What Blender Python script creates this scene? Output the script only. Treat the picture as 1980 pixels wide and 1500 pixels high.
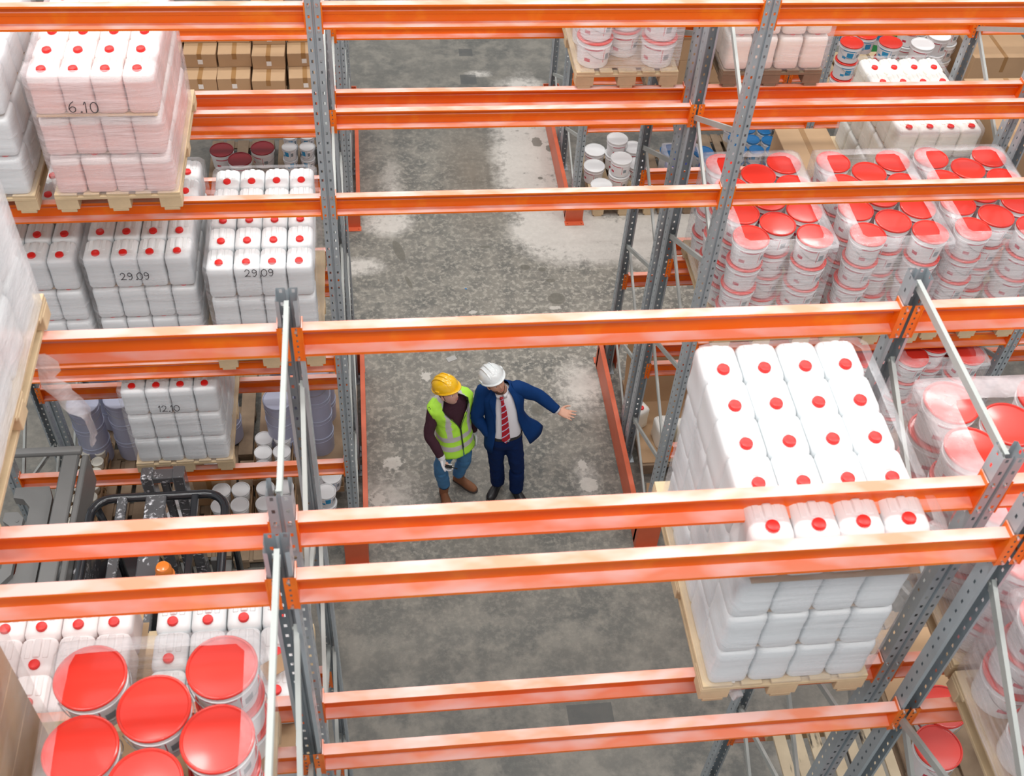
import bpy, bmesh, math, random
from mathutils import Vector, Matrix, noise
random.seed(7)
for o in list(bpy.data.objects): bpy.data.objects.remove(o)
SC = bpy.context.scene
COL = SC.collection
# ---------------------------------------------------------------- camera, light, exposure
H = 9.245
cd = bpy.data.cameras.new('camera'); cam = bpy.data.objects.new('camera', cd); COL.objects.link(cam)
RX = (0.993054, -0.104969, 0.053149); UX = (0.041814, 0.737094, 0.674495); BX = (-0.109977, -0.667588, 0.736364)
cam.matrix_world = Matrix(((RX[0],UX[0],BX[0],0.0),(RX[1],UX[1],BX[1],0.0),(RX[2],UX[2],BX[2],H),(0,0,0,1)))
cd.sensor_width = 36.0; cd.lens = 2212.36*36/1980; cd.clip_start = .05; cd.clip_end = 200
cd.dof.use_dof = True; cd.dof.focus_distance = 10.6; cd.dof.aperture_fstop = 4.5
SC.camera = cam
SC.view_settings.view_transform = 'Standard'; SC.view_settings.look = 'None'
SC.view_settings.gamma = 1; SC.view_settings.exposure = 0.05
SC.view_settings.use_curve_mapping = False
w = bpy.data.worlds.new('world'); SC.world = w; w.use_nodes = True
bg = w.node_tree.nodes['Background']; bg.inputs[0].default_value = (.95, .97, 1.0, 1); bg.inputs[1].default_value = .56
def area(name, loc, sx, sy, e, col=(1,.98,.95), rot=(0,0,0)):
    l = bpy.data.lights.new(name, 'AREA'); l.shape = 'RECTANGLE'; l.size = sx; l.size_y = sy; l.energy = e; l.color = col
    o = bpy.data.objects.new(name, l); o.location = loc; o.rotation_euler = rot; COL.objects.link(o)
# rows of ceiling lamps of the hall
for i, (x, y) in enumerate([(-4, 4.9), (1.2, 4.9), (6.4, 4.9), (-4, 10), (1.2, 10), (6.4, 10), (-4, 15.5), (1.2, 15.5), (6.4, 15.5), (-4, -.5), (1.2, -.8), (6.4, -.5)]):
    area('ceiling_lamp_light', (x, y, 12.6), 3.8, .7, 215)

# ---------------------------------------------------------------- materials
def nt(name):
    m = bpy.data.materials.new(name); m.use_nodes = True
    t = m.node_tree; return m, t, t.nodes['Principled BSDF']
def N(t, typ, **kw):
    n = t.nodes.new(typ)
    for k, v in kw.items(): setattr(n, k, v)
    return n
def ramp(t, src, p0, p1, c0=(0,0,0,1), c1=(1,1,1,1)):
    r = N(t, 'ShaderNodeValToRGB'); e = r.color_ramp.elements
    e[0].position = p0; e[1].position = p1; e[0].color = c0; e[1].color = c1
    t.links.new(src, r.inputs[0]); return r.outputs[0]
def mixc(t, fac, a, b):
    m = N(t, 'ShaderNodeMix', data_type='RGBA')
    for i, s in ((0, fac), (6, a), (7, b)):
        if isinstance(s, (tuple, list)): m.inputs[i].default_value = s if len(s) == 4 else (*s, 1)
        elif isinstance(s, (int, float)): m.inputs[i].default_value = s
        else: t.links.new(s, m.inputs[i])
    return m.outputs[2]
def noi(t, scale, detail=4, rough=.55, vec=None, sc=None, space='Object'):
    n = N(t, 'ShaderNodeTexNoise'); n.inputs['Scale'].default_value = scale
    n.inputs['Detail'].default_value = detail; n.inputs['Roughness'].default_value = rough
    tc = N(t, 'ShaderNodeTexCoord')
    src = tc.outputs[space]
    if sc:
        mp = N(t, 'ShaderNodeMapping'); mp.inputs['Scale'].default_value = sc
        t.links.new(src, mp.inputs[0]); src = mp.outputs[0]
    t.links.new(src, n.inputs['Vector']); return n.outputs['Fac']
def math_(t, op, a, b=None, clamp=False):
    m = N(t, 'ShaderNodeMath', operation=op, use_clamp=clamp)
    for i, s in ((0, a), (1, b)):
        if s is None: continue
        if isinstance(s, (int, float)): m.inputs[i].default_value = s
        else: t.links.new(s, m.inputs[i])
    return m.outputs[0]
def mat(name, col, rough=.45, metal=0, var=.0, scale=6, bump=0, spec=None, coat=0, sss=0):
    m, t, p = nt(name)
    p.inputs['Roughness'].default_value = rough; p.inputs['Metallic'].default_value = metal
    if spec is not None: p.inputs['Specular IOR Level'].default_value = spec
    if coat: p.inputs['Coat Weight'].default_value = coat; p.inputs['Coat Roughness'].default_value = .08
    if sss: p.inputs['Subsurface Weight'].default_value = sss; p.inputs['Subsurface Radius'].default_value = (.02, .02, .02)
    n = noi(t, scale)
    if var:
        d = tuple(c*(1-var) for c in col); l = tuple(min(1, c*(1+var)) for c in col)
        t.links.new(mixc(t, n, d, l), p.inputs['Base Color'])
    else: p.inputs['Base Color'].default_value = (*col, 1)
    if bump:
        b = N(t, 'ShaderNodeBump'); b.inputs['Strength'].default_value = bump; b.inputs['Distance'].default_value = .01
        t.links.new(n, b.inputs['Height']); t.links.new(b.outputs[0], p.inputs['Normal'])
    return m
def orange_paint():
    m, t, p = nt('orange_paint')
    g = N(t, 'ShaderNodeNewGeometry'); s = N(t, 'ShaderNodeSeparateXYZ'); t.links.new(g.outputs['True Normal'], s.inputs[0])
    up = ramp(t, s.outputs[2], .55, .9)
    n1 = noi(t, 2.2, 3, .5, sc=(1.2, 3, 3)); pat = ramp(t, n1, .40, .60, (.35,)*3+(1,), (1,)*3+(1,))
    dust_sheen = math_(t, 'MULTIPLY', up, pat); dust_sheen = math_(t, 'MULTIPLY', dust_sheen, .9)  # upward faces paler: settled dust, plus overhead sheen painted into the colour
    n2 = noi(t, 5, 3); base = mixc(t, ramp(t, n2, .55, .75), (.86, .155, .004), (.92, .24, .008))
    t.links.new(mixc(t, dust_sheen, base, (.82, .54, .50)), p.inputs['Base Color'])
    t.links.new(math_(t, 'MULTIPLY_ADD', dust_sheen, .25), p.inputs['Roughness'])
    p.inputs['Roughness'].default_value = .3
    rr = math_(t, 'ADD', math_(t, 'MULTIPLY', dust_sheen, .3), .28); t.links.new(rr, p.inputs['Roughness'])
    return m
M = {}
M['orange'] = orange_paint()
M['guard'] = mat('guard_orange_paint', (.62, .12, .05), .4, var=.12, scale=9)
M['steel'] = mat('galvanised_steel', (.42, .47, .50), .42, .35, var=.22, scale=5)
M['steel_red'] = M['steel']
M['brace'] = mat('galvanised_brace', (.42, .44, .42), .5, .2, var=.12, scale=8)
M['bolt'] = mat('zinc_bolt', (.7, .7, .7), .3, .9)
M['wood'] = mat('pallet_pine', (.62, .47, .29), .75, var=.28, scale=7, bump=.3)
M['wood_old'] = mat('old_pallet_pine', (.28, .20, .13), .8, var=.35, scale=9, bump=.3)
M['card'] = mat('brown_cardboard', (.46, .30, .17), .8, var=.1, scale=4)
M['card_dark'] = mat('kraft_board', (.36, .25, .16), .85, var=.12, scale=3)
M['tape'] = mat('packing_tape', (.33, .18, .07), .3)
M['white'] = mat('white_plastic', (.86, .87, .87), .38)
M['white2'] = mat('matt_white_plastic', (.80, .81, .82), .45, var=.04)
M['cream'] = mat('cream_plastic', (.83, .80, .70), .36)
M['redcap'] = mat('red_cap_plastic', (.80, .018, .014), .36)
M['redlid'] = mat('red_lid_plastic', (.80, .045, .03), .22, coat=.5)
M['darkred'] = mat('dark_red_lid', (.30, .012, .02), .3)
M['bluelid'] = mat('blue_lid_plastic', (.02, .18, .45), .3)
M['navylid'] = mat('deep_blue_lid', (.03, .05, .35), .3)
M['pail'] = mat('lilac_grey_enamel', (.42, .44, .58), .35, var=.06)
M['paillid'] = mat('lilac_lid_enamel', (.40, .43, .56), .3, var=.05)
M['black'] = mat('black_body_paint', (.012, .014, .018), .25, coat=.5)
M['rubber'] = mat('black_rubber', (.015, .015, .015), .8)
M['grey'] = mat('grey_truck_paint', (.20, .20, .195), .5, var=.15, scale=4)
M['wire'] = mat('handle_wire', (.45, .45, .45), .35, .8)
M['ink'] = mat('marker_ink', (.05, .045, .05), .6)
M['label'] = mat('paper_label', (.78, .78, .76), .6)
M['redink'] = mat('red_print', (.62, .03, .07), .5)
M['blueink'] = mat('blue_print', (.03, .25, .55), .5)
M['amber'] = mat('amber_lens', (.80, .22, .03), .15, coat=.6)
def can_mat(name, low, high, level=.2):
    m, t, p = nt(name); p.inputs['Roughness'].default_value = .36
    p.inputs['Subsurface Weight'].default_value = .0
    tc = N(t, 'ShaderNodeTexCoord'); s = N(t, 'ShaderNodeSeparateXYZ'); t.links.new(tc.outputs['Object'], s.inputs[0])
    t.links.new(mixc(t, ramp(t, s.outputs[2], level, level+.012), low, high), p.inputs['Base Color'])
    return m
M['can'] = can_mat('white_jerrycan_plastic', (.74, .77, .785), (.80, .82, .825), .25)
M['can_pink'] = can_mat('pink_filled_jerrycan', (.88, .58, .54), (.90, .80, .78), .215)
M['can_pale'] = can_mat('pale_pink_jerrycan', (.88, .74, .72), (.90, .84, .83), .215)
M['can_cream'] = can_mat('cream_jerrycan_plastic', (.84, .81, .71), (.86, .85, .80), .235)
M['can_beige'] = can_mat('beige_jerrycan_plastic', (.86, .75, .66), (.88, .82, .77), .235)
def bucket_mat(name, base, ink, blue=False):
    m, t, p = nt(name); p.inputs['Roughness'].default_value = .35
    tc = N(t, 'ShaderNodeTexCoord'); s = N(t, 'ShaderNodeSeparateXYZ'); t.links.new(tc.outputs['Object'], s.inputs[0])
    ang = math_(t, 'ARCTAN2', s.outputs[0], math_(t, 'MULTIPLY', s.outputs[1], -1))
    z = s.outputs[2]
    def box(a0, a1, z0, z1):
        r = math_(t, 'MULTIPLY', math_(t, 'GREATER_THAN', ang, a0), math_(t, 'LESS_THAN', ang, a1))
        r = math_(t, 'MULTIPLY', r, math_(t, 'GREATER_THAN', z, z0)); return math_(t, 'MULTIPLY', r, math_(t, 'LESS_THAN', z, z1))
    col = mixc(t, box(-.95, .95, .045, .175), base, (.86, .84, .85))
    col = mixc(t, box(-.93, .2, .155, .170), col, ink)
    col = mixc(t, box(.30, .34, .05, .17), col, ink)
    col = mixc(t, box(-.93, -.55, .055, .085), col, ink)
    col = mixc(t, box(.45, .80, .07, .12), col, (.25, .3, .33))
    if blue: col = mixc(t, box(-.5, .1, .07, .14), col, (.03, .33, .62))
    t.links.new(col, p.inputs['Base Color']); return m
M['bucket'] = bucket_mat('white_bucket_red_print', (.86, .855, .86), (.62, .04, .08))
M['bucket_blue'] = bucket_mat('white_bucket_blue_print', (.84, .85, .87), (.05, .35, .65), True)
def film_mat(name, lo, hi, tint=(.93, .93, .96), vs=26):
    m = bpy.data.materials.new(name); m.use_nodes = True; t = m.node_tree; t.nodes.clear()
    out = N(t, 'ShaderNodeOutputMaterial'); mx = N(t, 'ShaderNodeMixShader'); tr = N(t, 'ShaderNodeBsdfTransparent')
    p = N(t, 'ShaderNodeBsdfPrincipled'); p.inputs['Base Color'].default_value = (*tint, 1); p.inputs['Roughness'].default_value = .16
    n = noi(t, 1.0, 5, .65, sc=(2.2, 2.2, vs)); n2 = noi(t, 2.6, 4, .6)
    f = math_(t, 'MULTIPLY', n, n2); f = ramp(t, f, .12, .42, (lo,)*3+(1,), (hi,)*3+(1,))
    b = N(t, 'ShaderNodeBump'); b.inputs['Strength'].default_value = .6; b.inputs['Distance'].default_value = .02
    t.links.new(n, b.inputs['Height']); t.links.new(b.outputs[0], p.inputs['Normal'])
    t.links.new(f, mx.inputs[0]); t.links.new(tr.outputs[0], mx.inputs[1]); t.links.new(p.outputs[0], mx.inputs[2])
    t.links.new(mx.outputs[0], out.inputs[0]); return m
M['film'] = film_mat('stretch_film', .03, .38)
M['film_streak'] = film_mat('streaky_stretch_film', .03, .62, vs=55)
M['film_heavy'] = film_mat('thick_stretch_film', .30, .80, (.95, .95, .97), 9)
M['film_pink'] = film_mat('pink_tinted_film', .12, .6, (.96, .86, .88), 22)
M['film_clear'] = film_mat('clear_plastic_bag', .04, .30, (.9, .9, .92), 6)

def floor_mat():
    m, t, p = nt('stained_concrete')
    def wn(scale, detail=5, rough=.6, sc=None): return noi(t, scale, detail, rough, sc=sc, space='Object')
    tc = N(t, 'ShaderNodeTexCoord'); P = tc.outputs['Object']
    def blob(x, y, rx, ry, k, rot=0):
        mp = N(t, 'ShaderNodeMapping', vector_type='TEXTURE'); mp.inputs['Location'].default_value = (x, y, 0)
        mp.inputs['Scale'].default_value = (rx, ry, 1); mp.inputs['Rotation'].default_value = (0, 0, rot)
        t.links.new(P, mp.inputs[0]); g = N(t, 'ShaderNodeTexGradient', gradient_type='SPHERICAL'); t.links.new(mp.outputs[0], g.inputs[0])
        return math_(t, 'MULTIPLY', g.outputs[1], k)
    def total(bl):
        s = None
        for b in bl:
            v = blob(*b); s = v if s is None else math_(t, 'ADD', s, v)
        return s
    big = wn(.9, 6, .6); mid = wn(3.5, 8, .65); fine = wn(16, 8, .7); speck = wn(55, 4, .7)
    base = mixc(t, ramp(t, big, .35, .65), (.105, .106, .098), (.175, .166, .145))
    base = mixc(t, math_(t, 'MULTIPLY', ramp(t, mid, .45, .60), .8), base, (.235, .22, .19))
    calm = math_(t, 'ADD', total([(1.2, 9.3, 4.5, 4.6, 1.6)]), .22, True)
    base = mixc(t, math_(t, 'MULTIPLY', math_(t, 'MULTIPLY', ramp(t, fine, .48, .62), .6), calm), base, (.36, .335, .28))
    # worn lighter zone in the middle aisle and round the two men
    wear = total([(1.2, 9.6, 2.4, 2.0, .8), (3.6, 9.6, 3.4, 1.9, 1.3), (.1, 7.4, .8, 1.5, .8), (1.9, 8.3, 1.0, 1.1, .8), (1.1, 7.3, 1.9, 1.8, .3), (.8, 11.9, 1.6, 2, .5)])
    wm = math_(t, 'MULTIPLY', wear, ramp(t, mid, .34, .62), True)
    base = mixc(t, math_(t, 'MULTIPLY', wm, .6), base, (.25, .235, .20))
    fl = math_(t, 'MULTIPLY', math_(t, 'MULTIPLY', wear, ramp(t, fine, .50, .60), True), .75)
    base = mixc(t, fl, base, (.40, .375, .325))
    br = total([(1.25, 12.2, .55, 1.5, 1.1)])
    base = mixc(t, math_(t, 'MULTIPLY', br, .6, True), base, (.17, .135, .10))
    # spilled white powder
    pw = total([(2.05, 12.4, .62, 1.9, 2.6), (2.2, 13.8, .4, 1.2, .8), (3.3, 10.95, 1.9, .75, 2.6), (2.3, 10.9, .75, .7, 1.5), (5.0, 10.8, 1.6, .7, 1.6), (2.15, 8.35, .42, .55, 1.6), (.12, 11.3, .42, .38, 2.2), (.2, 11.9, .25, .9, .8), (-.25, 10.45, .42, .22, 1.8), (.0, 6.9, .5, .6, .9), (2.0, 7.05, .22, .42, 1.0), (1.55, 14.6, .25, .12, 1.6), (2.1, 14.3, .5, .25, 1.0)])
    nn = math_(t, 'ADD', math_(t, 'MULTIPLY', mid, .7), math_(t, 'MULTIPLY', fine, .5))
    pm = math_(t, 'MULTIPLY', pw, ramp(t, nn, .38, .66), False); pm = ramp(t, pm, .10, .95)
    base = mixc(t, math_(t, 'MULTIPLY', pm, .92), base, mixc(t, fine, (.46, .43, .39), (.66, .63, .58)))
    sp = ramp(t, speck, .70, .745); base = mixc(t, math_(t, 'MULTIPLY', sp, .7), base, (.66, .64, .60))
    drk = ramp(t, wn(5.0, 3, .5, sc=(1, 1.6, 1)), .70, .74); base = mixc(t, math_(t, 'MULTIPLY', drk, .6), base, (.12, .115, .10))
    stn = total([(.235, 10.72, .085, .30, 1.6, .25), (.33, 10.15, .05, .22, 1.1, .3), (2.06, 9.78, .16, .16, 1.4), (1.75, 10.35, .12, .09, 1.1), (1.95, 10.3, .08, .07, 1.2), (2.03, 10.1, .1, .06, 1.2), (1.30, 10.75, .16, .06, .9), (1.62, 8.05, .16, .2, .9), (1.1, 8.3, .3, .2, .5), (2.2, 12.9, .12, .2, 1.2), (2.35, 12.75, .08, .14, 1.2), (2.15, 12.1, .06, .05, 1.3)])
    sm_ = ramp(t, math_(t, 'ADD', stn, math_(t, 'MULTIPLY', math_(t, 'SUBTRACT', fine, .5), .9)), .50, .58)
    base = mixc(t, math_(t, 'MULTIPLY', sm_, .8), base, (.13, .122, .10))
    pw2 = total([(2.03, 7.0, .14, .16, 1.5), (2.0, 7.26, .07, .12, 1.4), (.05, 7.4, .25, .2, .9), (-.12, 6.95, .18, .25, .9), (.45, 8.6, .12, .2, .9), (1.05, 9.6, .10, .06, 1.1), (2.02, 9.62, .13, .06, 1.2)])
    sp_ = ramp(t, math_(t, 'ADD', pw2, math_(t, 'MULTIPLY', math_(t, 'SUBTRACT', fine, .5), 1.6)), .50, .60)
    base = mixc(t, math_(t, 'MULTIPLY', sp_, .8), base, (.55, .52, .47))
    # squares of darker repair mortar, a crack
    s = N(t, 'ShaderNodeSeparateXYZ'); t.links.new(P, s.inputs[0])
    def rect(x0, x1, y0, y1):
        r = math_(t, 'MULTIPLY', math_(t, 'GREATER_THAN', s.outputs[0], x0), math_(t, 'LESS_THAN', s.outputs[0], x1))
        r = math_(t, 'MULTIPLY', r, math_(t, 'GREATER_THAN', s.outputs[1], y0)); return math_(t, 'MULTIPLY', r, math_(t, 'LESS_THAN', s.outputs[1], y1))
    for q in ((1.30, 1.50, 15.08, 15.28), (1.27, 1.50, 14.34, 14.58), (1.46, 1.86, 4.38, 4.60)):
        base = mixc(t, math_(t, 'MULTIPLY', rect(*q), .75), base, (.085, .087, .085))
    t.links.new(base, p.inputs['Base Color'])
    t.links.new(math_(t, 'ADD', math_(t, 'MULTIPLY', mid, .3), .42), p.inputs['Roughness'])
    p.inputs['Specular IOR Level'].default_value = .35
    b = N(t, 'ShaderNodeBump'); b.inputs['Strength'].default_value = .25; b.inputs['Distance'].default_value = .006
    t.links.new(fine, b.inputs['Height']); t.links.new(b.outputs[0], p.inputs['Normal'])
    return m
M['floor'] = floor_mat()

# ---------------------------------------------------------------- mesh helpers
def new_me(name, verts, faces, mats, fmat=None, smooth=False):
    me = bpy.data.meshes.new(name); me.from_pydata(verts, [], faces)
    for k in (mats if isinstance(mats, (list, tuple)) else [mats]): me.materials.append(M[k] if isinstance(k, str) else k)
    if fmat: me.polygons.foreach_set('material_index', fmat)
    if smooth: me.polygons.foreach_set('use_smooth', [True]*len(me.polygons))
    me.update(); return me
def bm_me(name, bm, mats, smooth=False, angle=None):
    bmesh.ops.recalc_face_normals(bm, faces=bm.faces)
    me = bpy.data.meshes.new(name); bm.to_mesh(me); bm.free()
    for k in (mats if isinstance(mats, (list, tuple)) else [mats]): me.materials.append(M[k] if isinstance(k, str) else k)
    if smooth: me.polygons.foreach_set('use_smooth', [True]*len(me.polygons))
    if angle is not None:
        me.polygons.foreach_set('use_smooth', [True]*len(me.polygons))
        try: me.set_sharp_from_angle(angle=math.radians(angle))
        except Exception: pass
    return me
def bbox(bm, c, s, bev=0, seg=1, rot=None, mi=0):
    r = bmesh.ops.create_cube(bm, size=1); vs = r['verts']
    for v in vs: v.co = Vector((v.co.x*s[0], v.co.y*s[1], v.co.z*s[2]))
    if bev:
        es = list({e for v in vs for e in v.link_edges})
        q = bmesh.ops.bevel(bm, geom=es, offset=bev, segments=seg, profile=.5, affect='EDGES')
        vs = list({v for f in q['faces'] for v in f.verts} | {v for v in vs if v.is_valid})
    mx = (rot if rot is not None else Matrix.Identity(4))
    fs = set()
    for v in vs:
        v.co = (mx @ v.co) + Vector(c)
        for f in v.link_faces: fs.add(f)
    for f in fs: f.material_index = mi
    return vs
def bcyl(bm, p0, p1, r0, r1=None, n=12, mi=0, caps=True):
    r1 = r0 if r1 is None else r1
    p0, p1 = Vector(p0), Vector(p1); d = (p1-p0); L = d.length
    q = d.to_track_quat('Z', 'Y').to_matrix().to_4x4()
    r = bmesh.ops.create_cone(bm, cap_ends=caps, segments=n, radius1=r0, radius2=r1, depth=L)
    fs = set()
    for v in r['verts']:
        v.co = q @ v.co + (p0+p1)/2
        for f in v.link_faces: fs.add(f)
    for f in fs: f.material_index = mi
    return r['verts']
def btube(bm, pts, r, n=8, mi=0, closed=False):
    pts = [Vector(p) for p in pts]; rings = []
    for i, p in enumerate(pts):
        if closed: d = pts[(i+1) % len(pts)]-pts[i-1]
        else: d = pts[min(i+1, len(pts)-1)]-pts[max(i-1, 0)]
        if d.length < 1e-9: d = Vector((0, 0, 1))
        d.normalize(); a = d.cross(Vector((0, 0, 1)))
        if a.length < .05: a = d.cross(Vector((0, 1, 0)))
        a.normalize(); b = d.cross(a)
        rr = r[i] if isinstance(r, (list, tuple)) else r
        rings.append([bm.verts.new(p+(a*math.cos(k*2*math.pi/n)+b*math.sin(k*2*math.pi/n))*rr) for k in range(n)])
    m = len(rings)
    for i in range(m if closed else m-1):
        A, B = rings[i], rings[(i+1) % m]
        for k in range(n):
            f = bm.faces.new((A[k], A[(k+1) % n], B[(k+1) % n], B[k])); f.material_index = mi; f.smooth = True
    if not closed:
        for R_ in (rings[0], rings[-1]):
            f = bm.faces.new(R_); f.material_index = mi
def lathe(bm, prof, n=32, mi=0, mis=None, c=(0, 0, 0)):
    rings = []
    for r, z in prof:
        if r < 1e-6: rings.append([bm.verts.new((c[0], c[1], c[2]+z))])
        else: rings.append([bm.verts.new((c[0]+r*math.cos(k*2*math.pi/n), c[1]+r*math.sin(k*2*math.pi/n), c[2]+z)) for k in range(n)])
    for i in range(len(rings)-1):
        A, B = rings[i], rings[i+1]; mm = mis[i] if mis else mi
        for k in range(n):
            k2 = (k+1) % n
            if len(A) == 1 and len(B) == 1: continue
            if len(A) == 1: f = bm.faces.new((A[0], B[k2], B[k]))
            elif len(B) == 1: f = bm.faces.new((A[k], A[k2], B[0]))
            else: f = bm.faces.new((A[k], A[k2], B[k2], B[k]))
            f.material_index = mm
def rrect(hx, hy, r, n=4):
    r = min(r, hx*.98, hy*.98); out = []
    for cx, cy, a0 in ((hx-r, hy-r, 0), (-(hx-r), hy-r, 90), (-(hx-r), -(hy-r), 180), (hx-r, -(hy-r), 270)):
        for k in range(n+1):
            a = math.radians(a0+90*k/n); out.append((cx+r*math.cos(a), cy+r*math.sin(a)))
    return out
def loftrings(bm, rings, cap0=True, cap1=True, mi=0, closed=True):
    V = [[bm.verts.new(p) for p in r] for r in rings]
    n = len(V[0])
    for i in range(len(V)-1):
        for k in range(n if closed else n-1):
            f = bm.faces.new((V[i][k], V[i][(k+1) % n], V[i+1][(k+1) % n], V[i+1][k])); f.material_index = mi
    if cap0: bm.faces.new(list(reversed(V[0]))).material_index = mi
    if cap1: bm.faces.new(V[-1]).material_index = mi
    return V

def link(name, me, parent=None, loc=None, rot=None):
    o = bpy.data.objects.new(name, me); COL.objects.link(o)
    if parent: o.parent = parent
    if loc is not None: o.location = loc
    if rot is not None: o.rotation_euler = rot
    return o
LABELS = set()
def tag(o, label, cat, group=None, kind=None):
    if kind: o['kind'] = kind
    if label:
        nw = len(label.split())
        if nw > 16 or nw < 4: print('LABELLEN', nw, label)
        if label in LABELS and not group: print('DUPLABEL', label)
        LABELS.add(label); o['label'] = label
    if cat: o['category'] = cat
    if group: o['group'] = group
    return o
def empty(name, loc=(0, 0, 0), rz=0):
    o = bpy.data.objects.new(name, None); COL.objects.link(o); o.location = loc; o.rotation_euler = (0, 0, rz); o.empty_display_size = .1; return o
def dup(root, loc, rot=(0, 0, 0), label=None, group=None, skip=()):
    r = root.copy(); COL.objects.link(r); r.location = loc; r.rotation_euler = rot
    if label: tag(r, label, None)
    if group: r['group'] = group
    elif 'group' in r: del r['group']
    for ch in root.children:
        if ch.name.split('.')[0] in skip: continue
        c = ch.copy(); COL.objects.link(c); c.parent = r
        for g in ch.children:
            d = g.copy(); COL.objects.link(d); d.parent = c
    return r
ORD = ['first', 'second', 'third', 'fourth', 'fifth', 'sixth', 'seventh', 'eighth']

# ---------------------------------------------------------------- floor
bm = bmesh.new(); vs = [bm.verts.new(p) for p in ((-16, -4, 0), (22, -4, 0), (22, 34, 0), (-16, 34, 0))]; bm.faces.new(vs)
fl = link('floor', bm_me('floor', bm, 'floor')); fl['kind'] = 'structure'

# ---------------------------------------------------------------- rack
XL, BAY = -.3326, 2.8
D4, DEP, GAP, PER = 6.318, 1.011, .2509, 4.9916
ROWY = {'B': {4: D4, 3: D4+DEP, 2: D4+DEP+GAP, 1: D4+2*DEP+GAP}}
ROWY['A'] = {k: v-PER for k, v in ROWY['B'].items()}; ROWY['C'] = {k: v+PER for k, v in ROWY['B'].items()}
XOFF = {'A': -.065, 'B': 0, 'C': 0}
Z1, Z2, Z3, Z4, ZT = 1.450, 2.760, 4.321, 5.743, 5.916
LV = {1: Z1, 2: Z2, 3: Z3, 4: Z4}
def fx(row, k): return XL+XOFF[row]+BAY*k
def hole_sheet(strips, z0, z1, pitch, hh):
    """strips: list of ((x,y),(x,y),is_hole). vertical sheet with square holes"""
    verts, faces, idx = [], [], {}
    def v(p, z):
        k = (round(p[0], 5), round(p[1], 5), round(z, 5))
        if k not in idx: idx[k] = len(verts); verts.append(k)
        return idx[k]
    zs = [z0]; z = z0+pitch*.5
    while z+hh < z1: zs += [z, z+hh]; z += pitch
    zs.append(z1)
    for a, b, hole in strips:
        if hole:
            for i in range(len(zs)-1):
                if i % 2 == 1: continue
                faces.append((v(a, zs[i]), v(b, zs[i]), v(b, zs[i+1]), v(a, zs[i+1])))
        else:
            for i in range(len(zs)-1): faces.append((v(a, zs[i]), v(b, zs[i]), v(b, zs[i+1]), v(a, zs[i+1])))
    return verts, faces
P_ = [(-.030, .085), (-.046, .082), (-.046, .050), (-.046, .038), (-.046, 0), (-.033, 0), (-.020, 0), (-.009, 0), (-.005, .012), (.005, .012), (.009, 0), (.020, 0), (.033, 0), (.046, 0), (.046, .038), (.046, .050), (.046, .082), (.030, .085)]
HOLES = {2, 5, 11, 14}
strips = [(P_[i], P_[i+1], i in HOLES) for i in range(len(P_)-1)]
v_, f_ = hole_sheet(strips, 0, ZT, .075, .020)
me_post = new_me('post', v_, f_, 'steel')
def brace_me(L):
    bm = bmesh.new(); w, d, t = .040, .020, .003
    pr = [(-w/2, 0), (w/2, 0), (w/2, d), (w/2-t, d), (w/2-t, t), (-w/2+t, t), (-w/2+t, d), (-w/2, d)]
    loftrings(bm, [[(x, y, z) for x, y in pr] for z in (0, L)])
    bcyl(bm, (0, -.006, .015), (0, .004, .015), .009, n=6); bcyl(bm, (0, -.006, L-.015), (0, .004, L-.015), .009, n=6)
    return bm_me('brace', bm, 'brace')
bm = bmesh.new(); bbox(bm, (0, 0, .004), (.15, .14, .008))
for sx in (-.055, .055): bcyl(bm, (sx, 0, .008), (sx, 0, .03), .009, n=6)
me_base = bm_me('base_plate', bm, 'steel')
def place_brace(parent, x, p0, p1, yb):
    d = Vector((0, p1[0]-p0[0], p1[1]-p0[1])); L = d.length; me = BR.get(round(L, 3))
    if me is None: me = BR[round(L, 3)] = brace_me(L)
    o = link('brace', me, parent); zax = d.normalized(); xax = Vector((0, -zax.z, zax.y)) ; yax = zax.cross(xax)
    o.matrix_local = Matrix(((xax.x, yax.x, zax.x, x), (xax.y, yax.y, zax.y, p0[0]), (xax.z, yax.z, zax.z, p0[1]), (0, 0, 0, 1)))
BR = {}
ROWN = {'A': 'near', 'B': 'middle', 'C': 'far'}
XN = {-1: 'one bay left of the passage', 0: 'left edge of the passage', 1: 'right edge of the passage', 2: 'one bay right of the passage', 3: 'two bays right of the passage'}
def frame(row, half, k):
    yf, yr = (ROWY[row][4], ROWY[row][3]) if half == 'front' else (ROWY[row][2], ROWY[row][1])
    x = fx(row, k); r = empty('upright_frame', (x, yf, 0))
    tag(r, f'galvanised upright frame, {half} half of {ROWN[row]} rack, {XN[k]}', 'rack frame')
    L = yr-yf
    link('post', me_post, r, (0, -.045, 0)); link('post', me_post, r, (0, L+.045, 0), (0, 0, math.pi))
    link('base_plate', me_base, r, (0, 0, 0)); link('base_plate', me_base, r, (0, L, 0))
    zr = [5.38, 4.20, 3.01, 1.82, .63]; zf = [4.80, 3.61, 2.42, 1.22, .15]
    y0, y1 = .0, L
    place_brace(r, -.012, (y0, 5.865), (y1, 5.865), 0)
    for i in range(5):
        place_brace(r, .014, (y1-.0, zr[i]), (y0, zf[i]), 0)
        if i < 4: place_brace(r, -.016, (y0, zf[i]-.03), (y1, zr[i+1]), 0)
for k in (-1, 0, 1, 2):
    for h_ in ('front', 'rear'): frame('A', h_, k)
for k in (-1, 0, 1, 2, 3):
    for h_ in ('front', 'rear'): frame('B', h_, k); frame('C', h_, k)
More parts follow.
